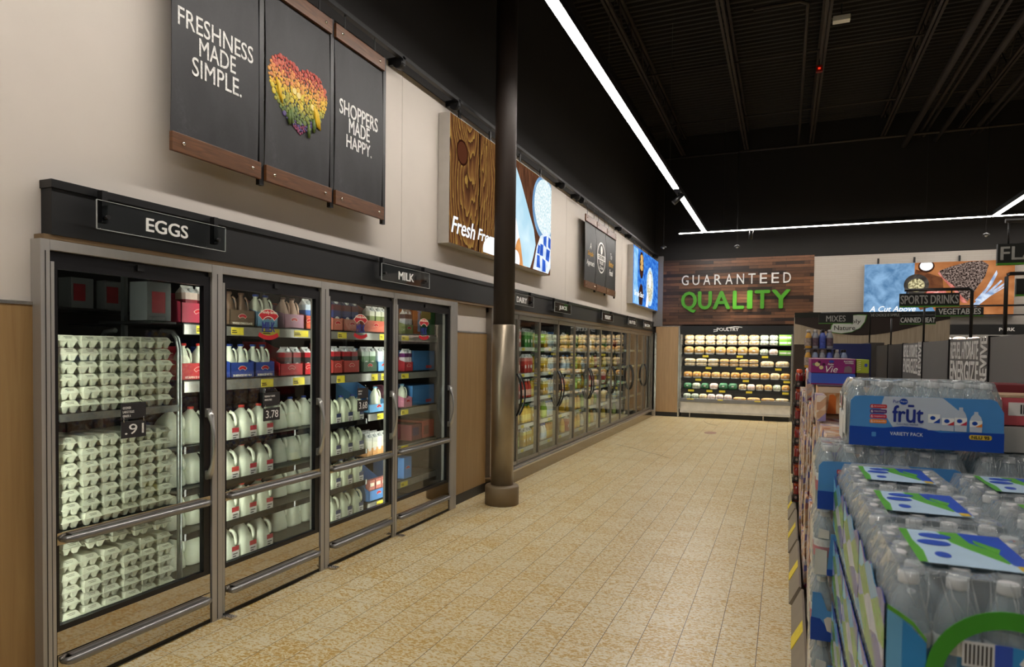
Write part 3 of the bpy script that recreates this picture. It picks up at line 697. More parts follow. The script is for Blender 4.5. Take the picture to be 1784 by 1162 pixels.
M_HAND = pm('handle_silver', '#b9b7b3', .3, .8, .05)
M_PUSH = pm('push_bar_grey', '#8b8a89', .28, .75, .05)
def door(y0, y1):
    d = MB(); x0, x1 = -3.105, -3.072
    d.box(x0, x1, y0, y0+.036, .022, 2.018).box(x0, x1, y1-.045, y1, .022, 2.018).box(x0, x1, y0+.036, y1-.045, 1.965, 2.018).box(x0, x1, y0+.036, y1-.045, .285, .315).box(x0, x1-.004, y0+.036, y1-.045, .022, .285)
    o = d.build('door', M_DKFRAME, cooler)
    MB().box(x1, x1+.006, y0+.003, y0+.018, .022, 1.995).build('edge_strip', M_ALU, o)
    MB().box(-3.094, -3.088, y0+.03, y1-.04, .30, 1.97).build('glass_pane', M_PANE, o)
    MB().box(x1-.004, x1+.003, y0+.022, y1-.004, .026, .290).build('kick_plate', M_STEEL, o)
    for z in (.722, .152):
        b = MB(); b.box(x1, x1+.008, y0+.022, y1-.006, z-.028, z+.028)
        b.build('rail_plate', M_STEEL, o)
        r = MB(); ya, yb = y0+.045, y1-.025
        r.tube([(x1+.004, ya, z-.004), (x1+.03, ya+.012, z-.004), (x1+.036, ya+.03, z-.004), (x1+.036, yb-.03, z-.004), (x1+.03, yb-.012, z-.004), (x1+.004, yb, z-.004)], [.013, .018, .019, .019, .018, .013], 12)
        r.box(x1+.008, x1+.03, ya+.03, yb-.03, z+.012, z+.018)
        r.build('push_rail', M_PUSH, o)
    h = MB(); hy = y1-.022
    P_ = []
    for i in range(13):
        q = i/12; P_.append((x1+.012+.058*math.sin(PI*q)**.8, hy-.012*math.sin(PI*q), .86+.39*q))
    h.tube(P_, [.016, .019, .014, .011, .010, .010, .010, .010, .010, .011, .014, .019, .016], 10, up=(1, 0, 0))
    h.box(x1, x1+.014, hy-.016, hy+.016, .85, .90).box(x1, x1+.014, hy-.016, hy+.016, 1.21, 1.26)
    h.build('door_handle', M_HAND, o)
    MB().box(-3.10, -2.985, y0-.01, y0+.035, .003, .011).build('hinge_plate', M_SIL, o)
    MB().box(x1, x1+.012, (y0+y1)/2-.02, (y0+y1)/2+.02, 2.0, 2.03).build('latch', M_BLKB, o)
    return o
DOORS = [door(a[1]+.004, b[0]-.004) for a, b in zip(jambs, jambs[1:])]
# stickers on the glass
RED = pm('sticker_red', '#c0202c', .45); BLU = pm('sticker_blue', '#23307e', .45); CRM = pm('sticker_cream', '#f2ead6', .45)
def arc_band(u, v, R, th, a0, a1, n=12):
    out = [(u+R*math.cos(a0+(a1-a0)*i/n), v+R*math.sin(a0+(a1-a0)*i/n)) for i in range(n+1)]
    return out+[(u+(R-th)*math.cos(a1-(a1-a0)*i/n), v+(R-th)*math.sin(a1-(a1-a0)*i/n)) for i in range(n+1)]
def decal(o, yc, za, zb, wid, strong=True):
    e = link('glass_sticker', None, o, (-3.0868, yc, za), FX)
    def pl(poly, w, mat): b.append((poly, w, mat))
    h = zb-za; b = []
    pl(arc_band(0, h-.115, .115, .052, PI*.21, PI*.79), 0, CRM); pl(arc_band(0, h-.115, .110, .042, PI*.22, PI*.78), .0006, RED)
    pl(arc_band(0, .19, .19, .028, PI*1.34, PI*1.66), 0, RED)
    M = MB(); mats = [CRM, RED]
    for poly, w, mat in b: M.prism(poly, w, w+.0006, mats.index(mat))
    me = M.build('glass_sticker', mats, o, (-3.0868, yc, za), FX)
    bpy.data.objects.remove(e)
    l = letters(o, 'MILK', -.055, .055, .052, .115, BLU, 0, .0008, 'sticker_lettering', bold=.03); l.location = (-3.0868, yc, za); l.rotation_euler = FX.to_euler()
    l = letters(o, 'friendly farms', -.07, .07, h-.036, h-.012, CRM, .0014, .0006, 'sticker_lettering', bold=.03); l.location = (-3.0868, yc, za); l.rotation_euler = FX.to_euler()
decal(DOORS[1], 3.307, 1.665, 1.865, .19); decal(DOORS[2], 4.305, 1.69, 1.885, .2); decal(DOORS[3], 5.285, 1.70, 1.90, .2)
# chalk price boards hung on the panes
M_PB = pm('price_board', '#232225', .6, 0, .15, 8)
def price_sign(yc, w, z0, zm, z1, price, lines, label):
    t = thing('price_sign', label, 'price sign', (-3.068, yc, z0), FX, 'price boards on the cooler doors')
    MB().box(-w/2, w/2, 0, zm-z0-.006, -.002, .002).build('board', M_PB, t, bev=.001)
    MB().box(-w/2, w/2, zm-z0+.006, z1-z0, -.002, .002).build('board', M_PB, t, bev=.001)
    for s in (-1, 1): MB().tube([(s*w*.4, zm-z0-.012, .002), (s*w*.4, zm-z0+.012, .002)], .002, 6).tube([(s*w*.4, z1-z0-.004, 0), (s*w*.3, z1-z0+.025, -.012)], .0015, 5).build('hook', M_SIL, t)
    letters(t, price, -w*.36, w*.40, .018, zm-z0-.022, M_CHALK, .002, .001)
    h = z1-zm
    for k, s in enumerate(lines): letters(t, s, -w*.44, -w*.44+w*.045*len(s), z1-z0-.018-h*.24*k-.012, z1-z0-.018-h*.24*k, M_CHALK, .002, .0008)
price_sign(2.339, .138, 1.148, 1.240, 1.326, '.91', ('GOLDHEN', 'LARGE EGGS', 'GRADE A'), 'black price board reading .91 on the egg door')
price_sign(3.315, .146, 1.142, 1.231, 1.325, '3.78', ('FRIENDLY FARMS', 'WHOLE MILK'), 'black price board reading 3.78 on the second door')
price_sign(4.312, .14, 1.122, 1.216, 1.304, '3.68', ('FRIENDLY', '2% MILK'), 'black price board reading 3.68 on the third door')

# ------------------------------------------------------------------ egg cart and cartons
t = thing('egg_cart', 'galvanised roll in cart stacked with egg cartons behind the first door', 'cart', (0, 0, 0))
for y in (2.075, 2.785):
    for nm, xa in (('post', -3.27), ('post', -3.95)):
        d = .1 if xa > -3.5 else -.1
        MB().tube([(xa, y, .066), (xa, y, 1.60), (xa-d*.15, y, 1.66), (xa-d*.5, y, 1.70), (xa-d*1.4, y, 1.71)], .015, 10).build(nm, M_GALV, t)
for z in (1.272, .690, .205):
    MB().box(-3.96, -3.262, 2.092, 2.768, z-.030, z-.004).box(-3.262, -3.256, 2.092, 2.768, z-.034, z+.004).build('cart_shelf', M_GALV, t)
for y in (2.10, 2.76):
    for x in (-3.3, -3.9): MB().lathe([(.02, 0.062), (.02, .12)], 10, (x, y, 0)).build('caster', M_BLKB, t)
def carton_mesh():
    m = MB(); L, W = .295, .098
    def ring(l, w_, z): return [(-l, -w_/2, z), (0, -w_/2, z), (0, w_/2, z), (-l, w_/2, z)]
    def rr(i, o_, z): return [(-L+i, -W/2+i, z), (-i-o_, -W/2+i, z), (-i-o_, W/2-i, z), (-L+i, W/2-i, z)]
    m.loft([rr(-.0035, 0, .0345), rr(-.0035, 0, .0372)])            # rim
    m.loft([rr(.003, 0, .0372), rr(.012, 0, .056), rr(.019, 0, .0625)])
    for k in range(6):
        for s in (-1, 1):
            x = -.025-k*.049; y = s*.0235
            def q(r, z): return [(x-r, y-r, z), (x+r, y-r, z), (x+r, y+r, z), (x-r, y+r, z)]
            m.loft([q(.0085, 0), q(.0165, .026), q(.0215, .0345)])
    for a, b, z in ((-.02, .022, .054), (-.014, .020, .048)):
        k = (.0375+ (z-.0375)); dx = .003+(z-.0372)/.0188*.009
        m.add([(-dx+.0006, a, z-.0012), (-dx+.0006, b, z-.0012), (-dx+.0004, b, z+.0012), (-dx+.0004, a, z+.0012)], [(0, 1, 2, 3)], 1)
    return m
M_PULP = pm('egg_pulp', '#d9dcc6', .85, 0, .06, 30, bump=.25, bscale=160)
c0 = carton_mesh().build('egg_carton', [M_PULP, pm('stamp_ink', '#5a5a50', .8)])
rng = random.Random(11); first = True
for zone, (zb, rows, nm) in enumerate(((1.277, 6, 'top shelf'), (.695, 7, 'middle shelf'), (.211, 5, 'bottom shelf'))):
    for r in range(rows):
        for c in range(6):
            y = 2.158+c*.1095+rng.uniform(-.0015, .0015); z = zb+r*.0655
            lab = 'pale egg carton, %s row up and %s from left, cart %s' % (ORD[r], ORD[c], nm)
            o = c0 if first else c0.copy()
            if not first: COL.objects.link(o)
            first = False
            o.location = (-3.272+rng.uniform(-.012, .004)-.003*r, y, z); o.rotation_euler = (rng.uniform(-.010, .010), rng.uniform(-.004, .006), rng.uniform(-.018, .018))
            tag(o, lab, 'egg carton', 'egg cartons on the cart')
    if zone == 1:
        for c in range(5):
            o = c0.copy(); COL.objects.link(o); o.location = (-3.29, 2.17+c*.13, zb-.145); o.rotation_euler = (.0, .06, rng.uniform(-.1, .1))
            o.location.z = .211+5*.0655+.022
            tag(o, 'skewed egg carton on top of the bottom stacks, %s from left' % ORD[c], 'egg carton', 'egg cartons on the cart')

# ------------------------------------------------------------------ jugs
M_MILK = pm('milk_plastic', '#e9efd9', .32, 0, .02, 6); M_MILK.node_tree.nodes['Principled BSDF'].inputs['Subsurface Weight'].default_value = 0
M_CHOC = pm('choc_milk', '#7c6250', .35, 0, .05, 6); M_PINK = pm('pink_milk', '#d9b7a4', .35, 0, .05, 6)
CAPC = {'red': pm('cap_red', '#d23a2c', .4), 'blue': pm('cap_blue', '#28418f', .4), 'pale': pm('cap_pale', '#7fb6d8', .4), 'brown': pm('cap_brown', '#5d4234', .4), 'grey': pm('cap_grey', '#cfd3d6', .3, .5)}
def jug(kind, cap, labelcol, size=1.0, half=False):
    t = link('milk_jug', None)
    s = .66 if half else 1.0; hgt = .215 if half else .237; w = .073*(.57 if half else 1)
    def ring(r, z, rc, ox=0, n=20):
        out = []
        for i in range(n):
            a = 2*PI*i/n; c, q = math.cos(a), math.sin(a); e = rc
            k = (abs(c)**e+abs(q)**e)**(-1/e); out.append((ox+c*k*r, q*k*r, z))
        return out
    body = MB()
    prof = [(w*.90, 0, 6), (w, .006, 6), (w*.985, hgt*.08, 6), (w, hgt*.14, 6), (w, hgt*.56, 6), (w*.96, hgt*.62, 5), (w*.82, hgt*.72, 3.6), (w*.60, hgt*.81, 2.8), (w*.36, hgt*.88, 2.2), (.019*(.9 if half else 1), hgt*.915, 2), (.019*(.9 if half else 1), hgt*.95, 2)]
    rings = []
    for r, z, e in prof:
        rg = ring(r, z, e); f = max(0, min(1, (z/hgt-.42)/.2))*max(0, min(1, (.97-z/hgt)/.1))
        out = []
        for x, y, zz in rg:                                     # the grip side is pinched in
            g = max(0, (x+y)/(r*1.6)) if r else 0
            k = 1-.34*f*min(1, g)**2; out.append((x*k, y*k, zz))
        rings.append(out)
    body.loft(rings, 0, True, True)
    d = w*.80; q = .72
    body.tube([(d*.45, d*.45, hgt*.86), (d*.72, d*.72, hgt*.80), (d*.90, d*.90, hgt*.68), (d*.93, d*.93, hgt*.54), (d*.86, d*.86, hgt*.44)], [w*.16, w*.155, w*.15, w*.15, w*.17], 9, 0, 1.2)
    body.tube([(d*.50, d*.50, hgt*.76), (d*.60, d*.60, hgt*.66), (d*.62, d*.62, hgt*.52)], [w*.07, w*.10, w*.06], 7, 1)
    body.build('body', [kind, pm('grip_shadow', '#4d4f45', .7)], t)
    MB().lathe([(.020, hgt*.93), (.0205, hgt*.94), (.0195, hgt*.995), (.017, hgt)], 14).build('cap', CAPC[cap], t)
    if labelcol:
        L = MB(); f = w+.0012; a = w*.02
        L.box(w, f, a, w*.84, hgt*.10, hgt*.42, 0).box(f, f+.0004, a, w*.84, hgt*.29, hgt*.42, 1).box(f, f+.0004, a+w*.1, w*.5, hgt*.13, hgt*.16, 2).box(f, f+.0004, a+w*.1, w*.7, hgt*.20, hgt*.225, 2)
        L.build('label', [pm('label_white', '#e9e4e0', .5), labelcol, M_INK], t)
    return t
L_RED = pm('label_red', '#bf2f3c', .5); L_BLUE = pm('label_blue', '#26345f', .5); L_PALE = pm('label_pale', '#7fb0d6', .5)
def place_set(proto, items, cat, group):
    for i, (loc, rz, lab) in enumerate(items):
        if i == 0:
            o = proto; o.location = loc; o.rotation_euler = (0, 0, rz)
        else: o = dup(proto, loc, (0, 0, rz))
        tag(o, lab, cat, group)
rng = random.Random(5)
TIER = {.212: 'lowest', .470: 'second lowest', .735: 'second highest', .990: 'highest'}
it = []; it2 = []; it3 = []
for z in (.990, .735, .470, .212):
    for y in (2.95, 3.105): it2.append(((-3.545, y, z+.001), rng.uniform(-.03, .03), 'red capped milk jug beside the egg cart, %s in the %s rack' % (('left one', 'right one')[y > 3], TIER[z])))
    for k, y in enumerate((3.20, 3.355, 3.51)): it.append(((-3.365, y, z+.001), rng.uniform(-.03, .03), 'red capped gallon milk jug, %s from left, second door, %s rack' % (ORD[k], TIER[z])))
    for k, y in enumerate((3.93, 4.09, 4.25)): it2.append(((-3.60, y, z+.001), rng.uniform(-.04, .04), 'blue capped milk jug set back, %s from left, second door, %s rack' % (ORD[k], TIER[z])))
    for k, y in enumerate((4.27, 4.425, 4.58)): it3.append(((-3.365, y, z+.001), rng.uniform(-.03, .03), 'blue capped gallon milk jug, %s from left, third door, %s rack' % (ORD[k], TIER[z])))
place_set(jug(M_MILK, 'red', L_RED), it, 'milk jug', 'whole milk gallons behind the second door')
place_set(jug(M_MILK, 'red', None), [x for x in it2 if 'egg cart' in x[2]], 'milk jug', 'gallons beside the egg cart')
place_set(jug(M_MILK, 'blue', None), [x for x in it2 if 'set back' in x[2]], 'milk jug', 'set back gallons behind the second door')
M_MILK2 = pm('milk_plastic_two', '#d3dabf', .34, 0, .02, 6)
place_set(jug(M_MILK2, 'blue', L_BLUE), it3, 'milk jug', 'reduced fat gallons behind the third door')

# ------------------------------------------------------------------ shelf trays with half gallons and cartons
M_KRAFT = pm('kraft', '#a98f6b', .7, 0, .08, 20)
def tray(y0, y1, z, col, label, front=.085, back=.20, x1=-3.275, word=None, depth=.35):
    t = thing('shelf_tray', label, 'cardboard tray', (x1, (y0+y1)/2, z+.001), None, 'cardboard shelf trays in the cooler')
    hw = (y1-y0)/2-.004; m = pm('tray_'+col.strip('#'), col, .55, 0, .06, 10)
    mb = MB(); e = .004
    mb.box(-depth, 0, -hw, hw, 0, e)
    mb.box(-e, 0, -hw, hw, 0, front); 
    for s in (-1, 1):
        y = s*hw; a, b = (y, y+e) if s < 0 else (y-e, y)
        mb.hexa([(-depth, a, 0), (0, a, 0), (0, b, 0), (-depth, b, 0), (-depth, a, back), (0, a, front), (0, b, front), (-depth, b, back)])
    mb.box(-depth, -depth+e, -hw, hw, 0, back)
    mb.build('tray', [m], t)
    MB().prism(arc_band(0, 0, .05, .022, PI*.22, PI*.78), 0, .0006).build('emblem', CRM, t, (0.0002, 0, front*.40-.012), FX)
    MB().prism(arc_band(0, 0, .048, .018, PI*.24, PI*.76), .0006, .001).build('emblem', RED, t, (0.0002, 0, front*.40-.012), FX)
    if word:
        l = letters(t, word, -hw*.8, hw*.8, .008, .022, CRM, 0, .0006, bold=.02); l.location = (.0002, 0, 0); l.rotation_euler = FX.to_euler()
    return t
half = {}
def halves(y0, y1, z, n, kind, cap, lc, label, x1=-3.275):
    key = (kind.name, cap, lc.name if lc else '')
    for i in range(n):
        y = y0+(y1-y0)*(i+.5)/n
        if key not in half: half[key] = o = jug(kind, cap, lc, half=True); o.location = (x1-.066, y, z+.006); o.rotation_euler = (0, 0, .05)
        else: o = dup(half[key], (x1-.066, y, z+.006), (0, 0, rng.uniform(-.03, .03)))
        tag(o, label % ('left' if i == 0 else ('right' if i == n-1 else 'middle')), 'milk jug', 'half gallons in trays')
Z2, Z1 = 1.755, 1.415
tray(2.80, 3.06, Z1, '#b5282f', 'red cardboard tray of half gallons beside the egg cart', .10, word='VITAMIN D WHOLE MILK'); halves(2.81, 3.05, Z1, 2, M_MILK, 'red', L_RED, '%s red capped half gallon in the red tray beside the egg cart')
tray(3.17, 3.38, Z1, '#27418f', 'left blue tray of half gallons behind the second door', .10, word='2% REDUCED FAT MILK'); halves(3.18, 3.37, Z1, 2, M_MILK, 'blue', None, '%s blue capped half gallon in the left blue tray')
tray(3.385, 3.57, Z1, '#27418f', 'right blue tray of half gallons behind the second door', .10, word='2% REDUCED FAT MILK'); halves(3.39, 3.56, Z1, 2, M_MILK, 'blue', L_BLUE, '%s blue capped half gallon in the right blue tray')
tray(3.165, 3.385, Z2, '#6f5a48', 'brown tray of chocolate milk on the top shelf', .10, word='WHOLE CHOCOLATE'); halves(3.17, 3.38, Z2, 2, M_CHOC, 'brown', L_RED, '%s chocolate milk jug on the top shelf')
tray(3.40, 3.60, Z2, '#86b9dc', 'pale blue tray on the top shelf behind the second door', .10); halves(3.41, 3.59, Z2, 2, M_MILK, 'blue', L_BLUE, '%s blue capped half gallon in the pale blue top tray')
tray(3.66, 3.87, Z2, '#b58298', 'dusty pink tray on the top shelf behind the second door', .10); halves(3.67, 3.86, Z2, 2, M_PINK, 'brown', L_RED, '%s brown capped half gallon in the pink top tray')
def carton(h, wdt, c_top, c_mid, c_low, capc='#f0f0f0'):
    t = link('drink_carton', None); a = wdt/2
    m = MB(); z1 = h*.80
    m.box(-a, a, -a, a, 0, h*.36, 2).box(-a, a, -a, a, h*.36, h*.62, 1).box(-a, a, -a, a, h*.62, z1, 0)
    m.add([(-a, -a, z1), (a, -a, z1), (a, a, z1), (-a, a, z1), (-.004, -a, h*.95), (-.004, a, h*.95), (.004, -a, h*.95), (.004, a, h*.95), (-.004, -a, h), (-.004, a, h), (.004, -a, h), (.004, a, h)],
          [(0, 1, 6, 4), (3, 5, 7, 2), (1, 2, 7, 6), (0, 4, 5, 3), (4, 6, 10, 8), (5, 9, 11, 7), (6, 7, 11, 10), (4, 8, 9, 5), (8, 10, 11, 9)], 3)
    cs = [pm('carton_'+c.strip('#'), c, .4, 0, .12, 30) for c in (c_top, c_mid, c_low, capc)]
    m.build('box', cs, t)
    MB().tube([(a*.5, 0, h*.86), (a*.5+.022, 0, h*.885)], .014, 10).build('cap', CAPC['grey'], t)
    MB().prism(ellipse(0, h*.33, a*.62, h*.10, 16), 0, .0008).build('label', pm('label_white', '#e9e4e0', .5), t, (a, 0, 0), FX)
    return t
cart_p = {}
def cartons(y0, y1, z, n, h, wdt, cols, label, x1=-3.275, rows=1):
    key = (h, wdt)+cols; k = 0
    for r in range(rows):
        for i in range(n):
            loc = (x1-.01-wdt/2-r*(wdt+.006), y0+(y1-y0)*(i+.5)/n, z+.006)
            if key not in cart_p: cart_p[key] = o = carton(h, wdt, *cols); o.location = loc
            else: o = dup(cart_p[key], loc, (0, 0, rng.uniform(-.06, .06)))
            place = 'left' if i == 0 else ('right' if i == n-1 else 'middle')
            if n > 3: place = ORD[i]
            tag(o, label % place, 'carton', 'drink cartons in the cooler')
RC = ('#a4242d', '#2e2a2c', '#b3303a'); BC = ('#e6ecf0', '#cfe0ea', '#7fb3d8'); GC = ('#d7e6da', '#6f8f6c', '#3f6b46'); WC = ('#f1efe4', '#e8e6d6', '#e2a56b')
t = tray(3.62, 3.86, Z1, '#b3222b', 'red tray of drink cartons behind the second door', .085, .24); cartons(3.665, 3.855, Z1, 2, .20, .075, RC, '%s red carton in the red tray behind the second door')
tray(3.875, 3.975, Z1, '#b3222b', 'narrow red tray at the right of the second door', .085, .2); cartons(3.88, 3.97, Z1, 1, .20, .075, RC, 'single red carton at the right of the second door, %s of shelf')
tray(3.885, 3.975, Z2, '#c4573f', 'small orange red tray at the right of the top shelf', .10); cartons(3.89, 3.97, Z2, 1, .22, .068, ('#cdd9e6', '#3d62a8', '#2c4f9a'), 'single blue carton at the right of the top shelf, %s end')
tray(2.80, 3.06, Z2, '#b2354e', 'dark pink tray at the left of the top shelf', .12); cartons(2.83, 3.05, Z2, 2, .22, .085, ('#d9c3b8', '#8e2f3c', '#6a2530'), '%s bottle carton in the dark pink tray')
tray(4.205, 4.33, Z2, '#c97764', 'left salmon tray on the top shelf behind the third door', .095); cartons(4.21, 4.325, Z2, 1, .25, .095, ('#5a1f20', '#27356f', '#27356f', '#1c2a5a'), 'single dark bottle carton in the left salmon tray, %s')
tray(4.345, 4.56, Z2, '#c97764', 'right salmon tray on the top shelf behind the third door', .095); cartons(4.35, 4.555, Z2, 2, .25, .085, ('#5a1f20', '#27356f', '#27356f', '#1c2a5a'), '%s dark bottle carton in the right salmon tray')
tray(4.60, 4.985, Z2, '#d06e5c', 'tall salmon red tray on the top shelf behind the third door', .10, .26); cartons(4.70, 4.97, Z2, 3, .22, .075, ('#e4e2cf', '#8f9a6a', '#b8aa86'), '%s pale carton in the tall salmon red tray')
tray(4.21, 4.33, Z1, '#a63a34', 'left dark red tray behind the third door', .10); cartons(4.215, 4.325, Z1, 1, .21, .085, RC, 'single red carton in the left dark red tray, %s')
tray(4.345, 4.555, Z1, '#a63a34', 'right dark red tray behind the third door', .10, .24); cartons(4.35, 4.55, Z1, 2, .21, .085, RC, '%s red carton in the right dark red tray')
tray(4.60, 4.81, Z1, '#46604a', 'green tray of cartons behind the third door', .085); cartons(4.62, 4.805, Z1, 2, .21, .078, GC, '%s green and white carton in the green tray')
tray(4.82, 5.01, Z1, '#6fa3d2', 'pale blue tray of cartons behind the third door', .085); cartons(4.83, 5.0, Z1, 2, .21, .078, BC, '%s blue and white carton in the pale blue tray')
tray(4.69, 5.0, 1.06, '#6fa9da', 'blue tray with one milk jug behind the 3.68 board', .07, .25); halves(4.80, 4.96, 1.06, 1, M_MILK, 'pale', None, 'pale capped half gallon %s in the blue tray at the 3.68 board')
cartons(4.685, 4.985, .675, 4, .20, .068, WC, '%s white and orange carton on the low shelf, front row')
cartons(4.685, 4.985, .675, 4, .20, .0681, WC, '%s white and orange carton on the low shelf, second row', x1=-3.352)
cartons(4.685, 4.985, .675, 4, .20, .0682, WC, '%s white and orange carton on the low shelf, third row', x1=-3.428)
t = tray(4.70, 5.0, .29, '#4f86c6', 'blue display box of small packets low behind the third door', .09, .31)
for r in range(2):
    for i in range(3):
        o = MB().box(-.02, .02, -.042, .042, 0, .085, 0).box(.02, .0205, -.03, .03, .03, .06, 1).build('snack_packet', [pm('packet_pink', '#b9706a', .4, 0, .25, 40), CRM], None, (-3.30-.045*0, 4.755+i*.093, .298+.09*r+.0), None, bev=.006)
        tag(o, '%s pink packet in the %s row of the blue display box' % (('left', 'middle', 'right')[i], ('lower', 'upper')[r]), 'packet', 'pink packets in the display box')
# things deep behind the first door and the fourth door
def plain_box(name, label, cat, x0, x1, y0, y1, z0, z1, cols, group=None, stripe=None, bev=.003):
    mb = MB(); mb.box(0, x1-x0, 0, y1-y0, 0, z1-z0)
    mats = [pm('box_'+cols.strip('#'), cols, .5, 0, .07, 8)]
    t = thing(name, label, cat, (x0, y0, z0), None, group); mb.build('carton_body', mats, t, bev=bev)
    if stripe:
        c, (a, b, c0_, c1_) = stripe; W_, H_ = y1-y0, z1-z0
        MB().box(x1-x0, x1-x0+.0015, W_*a, W_*b, H_*c0_, H_*c1_).build('printed_panel', pm('print_'+c.strip('#'), c, .5, 0, .15, 20), t)
    return t
shb = shelf(cooler, -4.30, -3.90, 1.9, 2.80, 1.84, rail=False, name='back_shelf'); shelf(cooler, -4.30, -3.99, 2.84, 3.3, 1.84, rail=False, name='back_shelf')
for k, (a, b) in enumerate(((3.06, 3.21), (2.85, 3.0), (2.64, 2.78))):
    plain_box('shipping_carton', 'grey carton with a red panel at the back of the egg door, %s from right' % ORD[k], 'carton', -4.12, -4.0, a, b, 1.841, 2.03, '#6d7070', 'cartons at the back of the egg door', ('#8c2026', (.1, .62, .25, .8)))
plain_box('shipping_carton', 'white carton with a red panel beside the pink top tray', 'carton', -3.44, -3.30, 2.60, 2.755, 1.761, 1.98, '#565a5b', None, ('#93222b', (.2, .75, .2, .75)))
MB().box(-3.7, -3.27, 2.60, 2.765, 1.745, 1.757).build('shelf', M_SHELF, cooler)
YB4 = [('green carton standing in for a reflection high in the fourth door', 5.62, 5.885, 1.761, 2.0, '#2c7a3a', ('#1f5a2c', (.1, .5, .1, .5))), ('orange carton standing in for a reflection high in the fourth door', 5.465, 5.60, 1.761, 2.02, '#b5672e', ('#8c9cc0', (.6, .95, .1, .8))),
       ('long blue carton standing in for a reflection, fourth door second shelf', 5.46, 5.885, 1.406, 1.60, '#3c6ea3', ('#b5343a', (.6, .85, .1, .25))), ('long blue carton standing in for a reflection, fourth door middle shelf', 5.46, 5.885, 1.066, 1.26, '#3f76ae', ('#b5343a', (.6, .85, .1, .25))),
       ('red carton standing in for a reflection, fourth door low shelf', 5.66, 5.885, .726, .90, '#b0423a', ('#7c2a26', (.1, .5, .2, .7))), ('dark red carton standing in for a reflection, fourth door low shelf', 5.45, 5.64, .726, .88, '#7a3a40', ('#3a2a5a', (.1, .7, .3, .8)))]
for lab, a, b, z0, z1, c, st in YB4: plain_box('reflection_carton', lab, 'carton', -3.62, -3.31, a, b, z0, z1, c, None, st)  # solid cartons stand in for reflections in the fourth door's glass
tray(5.30, 5.45, 1.755, '#8a8f5a', 'olive tray at the left of the fourth door top shelf', .09, x1=-3.30); cartons(5.31, 5.44, 1.755, 2, .23, .06, ('#3a3f4a', '#c9c9cf', '#27356f'), '%s dark carton in the olive tray', x1=-3.30)
tray(5.30, 5.45, 1.40, '#b03038', 'small red tray at the left of the fourth door', .09, x1=-3.30); cartons(5.31, 5.44, 1.40, 2, .21, .06, ('#6a2c66', '#d9d0d6', '#a82c34'), '%s purple carton in the small red tray', x1=-3.30)
tray(5.29, 5.44, 1.06, '#d58aa0', 'small pink tray at the left of the fourth door', .09, x1=-3.30); halves(5.31, 5.41, 1.06, 1, M_MILK, 'pale', None, 'single half gallon in the small pink tray, %s', x1=-3.30)
tray(5.30, 5.44, .38, '#4f86c6', 'small blue tray low behind the fourth door', .2, x1=-3.30)
# ------------------------------------------------------------------ long dairy case
case = thing('dairy_case', 'long glass door dairy case beyond the column', 'refrigerated case', (0, 0, 0))
mull = [6.785, 7.575, 8.360, 9.155, 9.978, 10.785, 11.58, 12.40, 13.20, 14.0, 14.79, 15.57, 16.44]
MB().box(-4.25, -3.0, 6.74, 16.55, 0, .14).build('base', pm('case_steel', '#8d7f6c', .16, .95, .08, 6, (1, .15, 1), bump=.03, bscale=6), case, bev=.006)
MB().box(-3.13, -2.992, 6.74, 16.55, .14, .162).box(-3.09, -3.02, 6.74, 16.55, .162, .178).build('sill', M_SIL, case, bev=.004)
mb = MB(); mb.box(-4.25, -4.2, 6.74, 16.55, .14, 2.09).box(-4.2, -3.14, 6.74, 6.78, .14, 2.09).box(-4.2, -3.14, 16.5, 16.55, .14, 2.09).box(-4.2, -3.1, 6.74, 16.55, 2.04, 2.09)
mb.build('liner', M_LINER, case)
mb = MB(); mb.box(-3.14, -3.056, 6.74, 16.55, 2.058, 2.092).box(-3.14, -3.06, 6.74, 6.80, .17, 2.06).box(-3.14, -3.04, 16.45, 16.55, .17, 2.06)
mb.build('outer_frame', M_ALUD, case)
for y in mull[:-1]:
    MB().box(-3.136, -3.102, y-.03, y+.03, .19, 2.04).build('mullion', M_ALUD, case)
    MB().box(-3.134, -3.116, y+.031, y+.040, .25, 1.98).build('light_tube', glow('case_led', '#fffdf0', LED_E*.72), case)
for k, (a, b) in enumerate(zip(mull, mull[1:])):
    x0, x1 = -3.10, -3.07; a += .006; b -= .006
    d = MB(); d.box(x0, x1, a, a+.022, .185, 2.055).box(x0, x1, b-.022, b, .185, 2.055).box(x0, x1, a+.022, b-.022, 2.0, 2.055).box(x0, x1, a+.022, b-.022, .185, .225)
    o = d.build('door', M_ALUD, case)
    MB().box(-3.088, -3.082, a+.02, b-.02, .22, 2.005).build('glass_pane', M_PANE, o)
    hy = a+.035 if k % 2 == 1 else b-.035
    P_ = [(x1+.006+.07*math.sin(PI*i/10)**.75, hy+(.02 if k % 2 == 1 else -.02)*math.sin(PI*i/10), .80+.52*i/10) for i in range(11)]
    MB().tube(P_, [.014, .014, .012, .011, .011, .011, .011, .011, .012, .014, .014], 8, up=(1, 0, 0)).build('door_handle', M_BLKB, o)
SZ = (1.66, 1.30, .95, .60, .27)
for z in SZ:
    o = MB().box(-4.15, -3.30, 6.80, 16.45, z-.014, z).build('shelf', M_SHELF, case)
    MB().box(-3.30, -3.288, 6.80, 16.45, z-.055, z-.004).build('price_rail', pm('rail_white', '#d9dcd6', .3, .2), o)
    for q in range(16):
        y = 7.7+q*.55
        MB().box(-3.288, -3.286, y, y+.10, z-.05, z-.012).build('price_tag', M_TAGY, o)
mb = MB(); [mb.box(-3.5, -3.46, y-.02, y+.02, .2, 2.0) for y in mull[1:-1]]; mb.build('upright', M_SHELF, case)
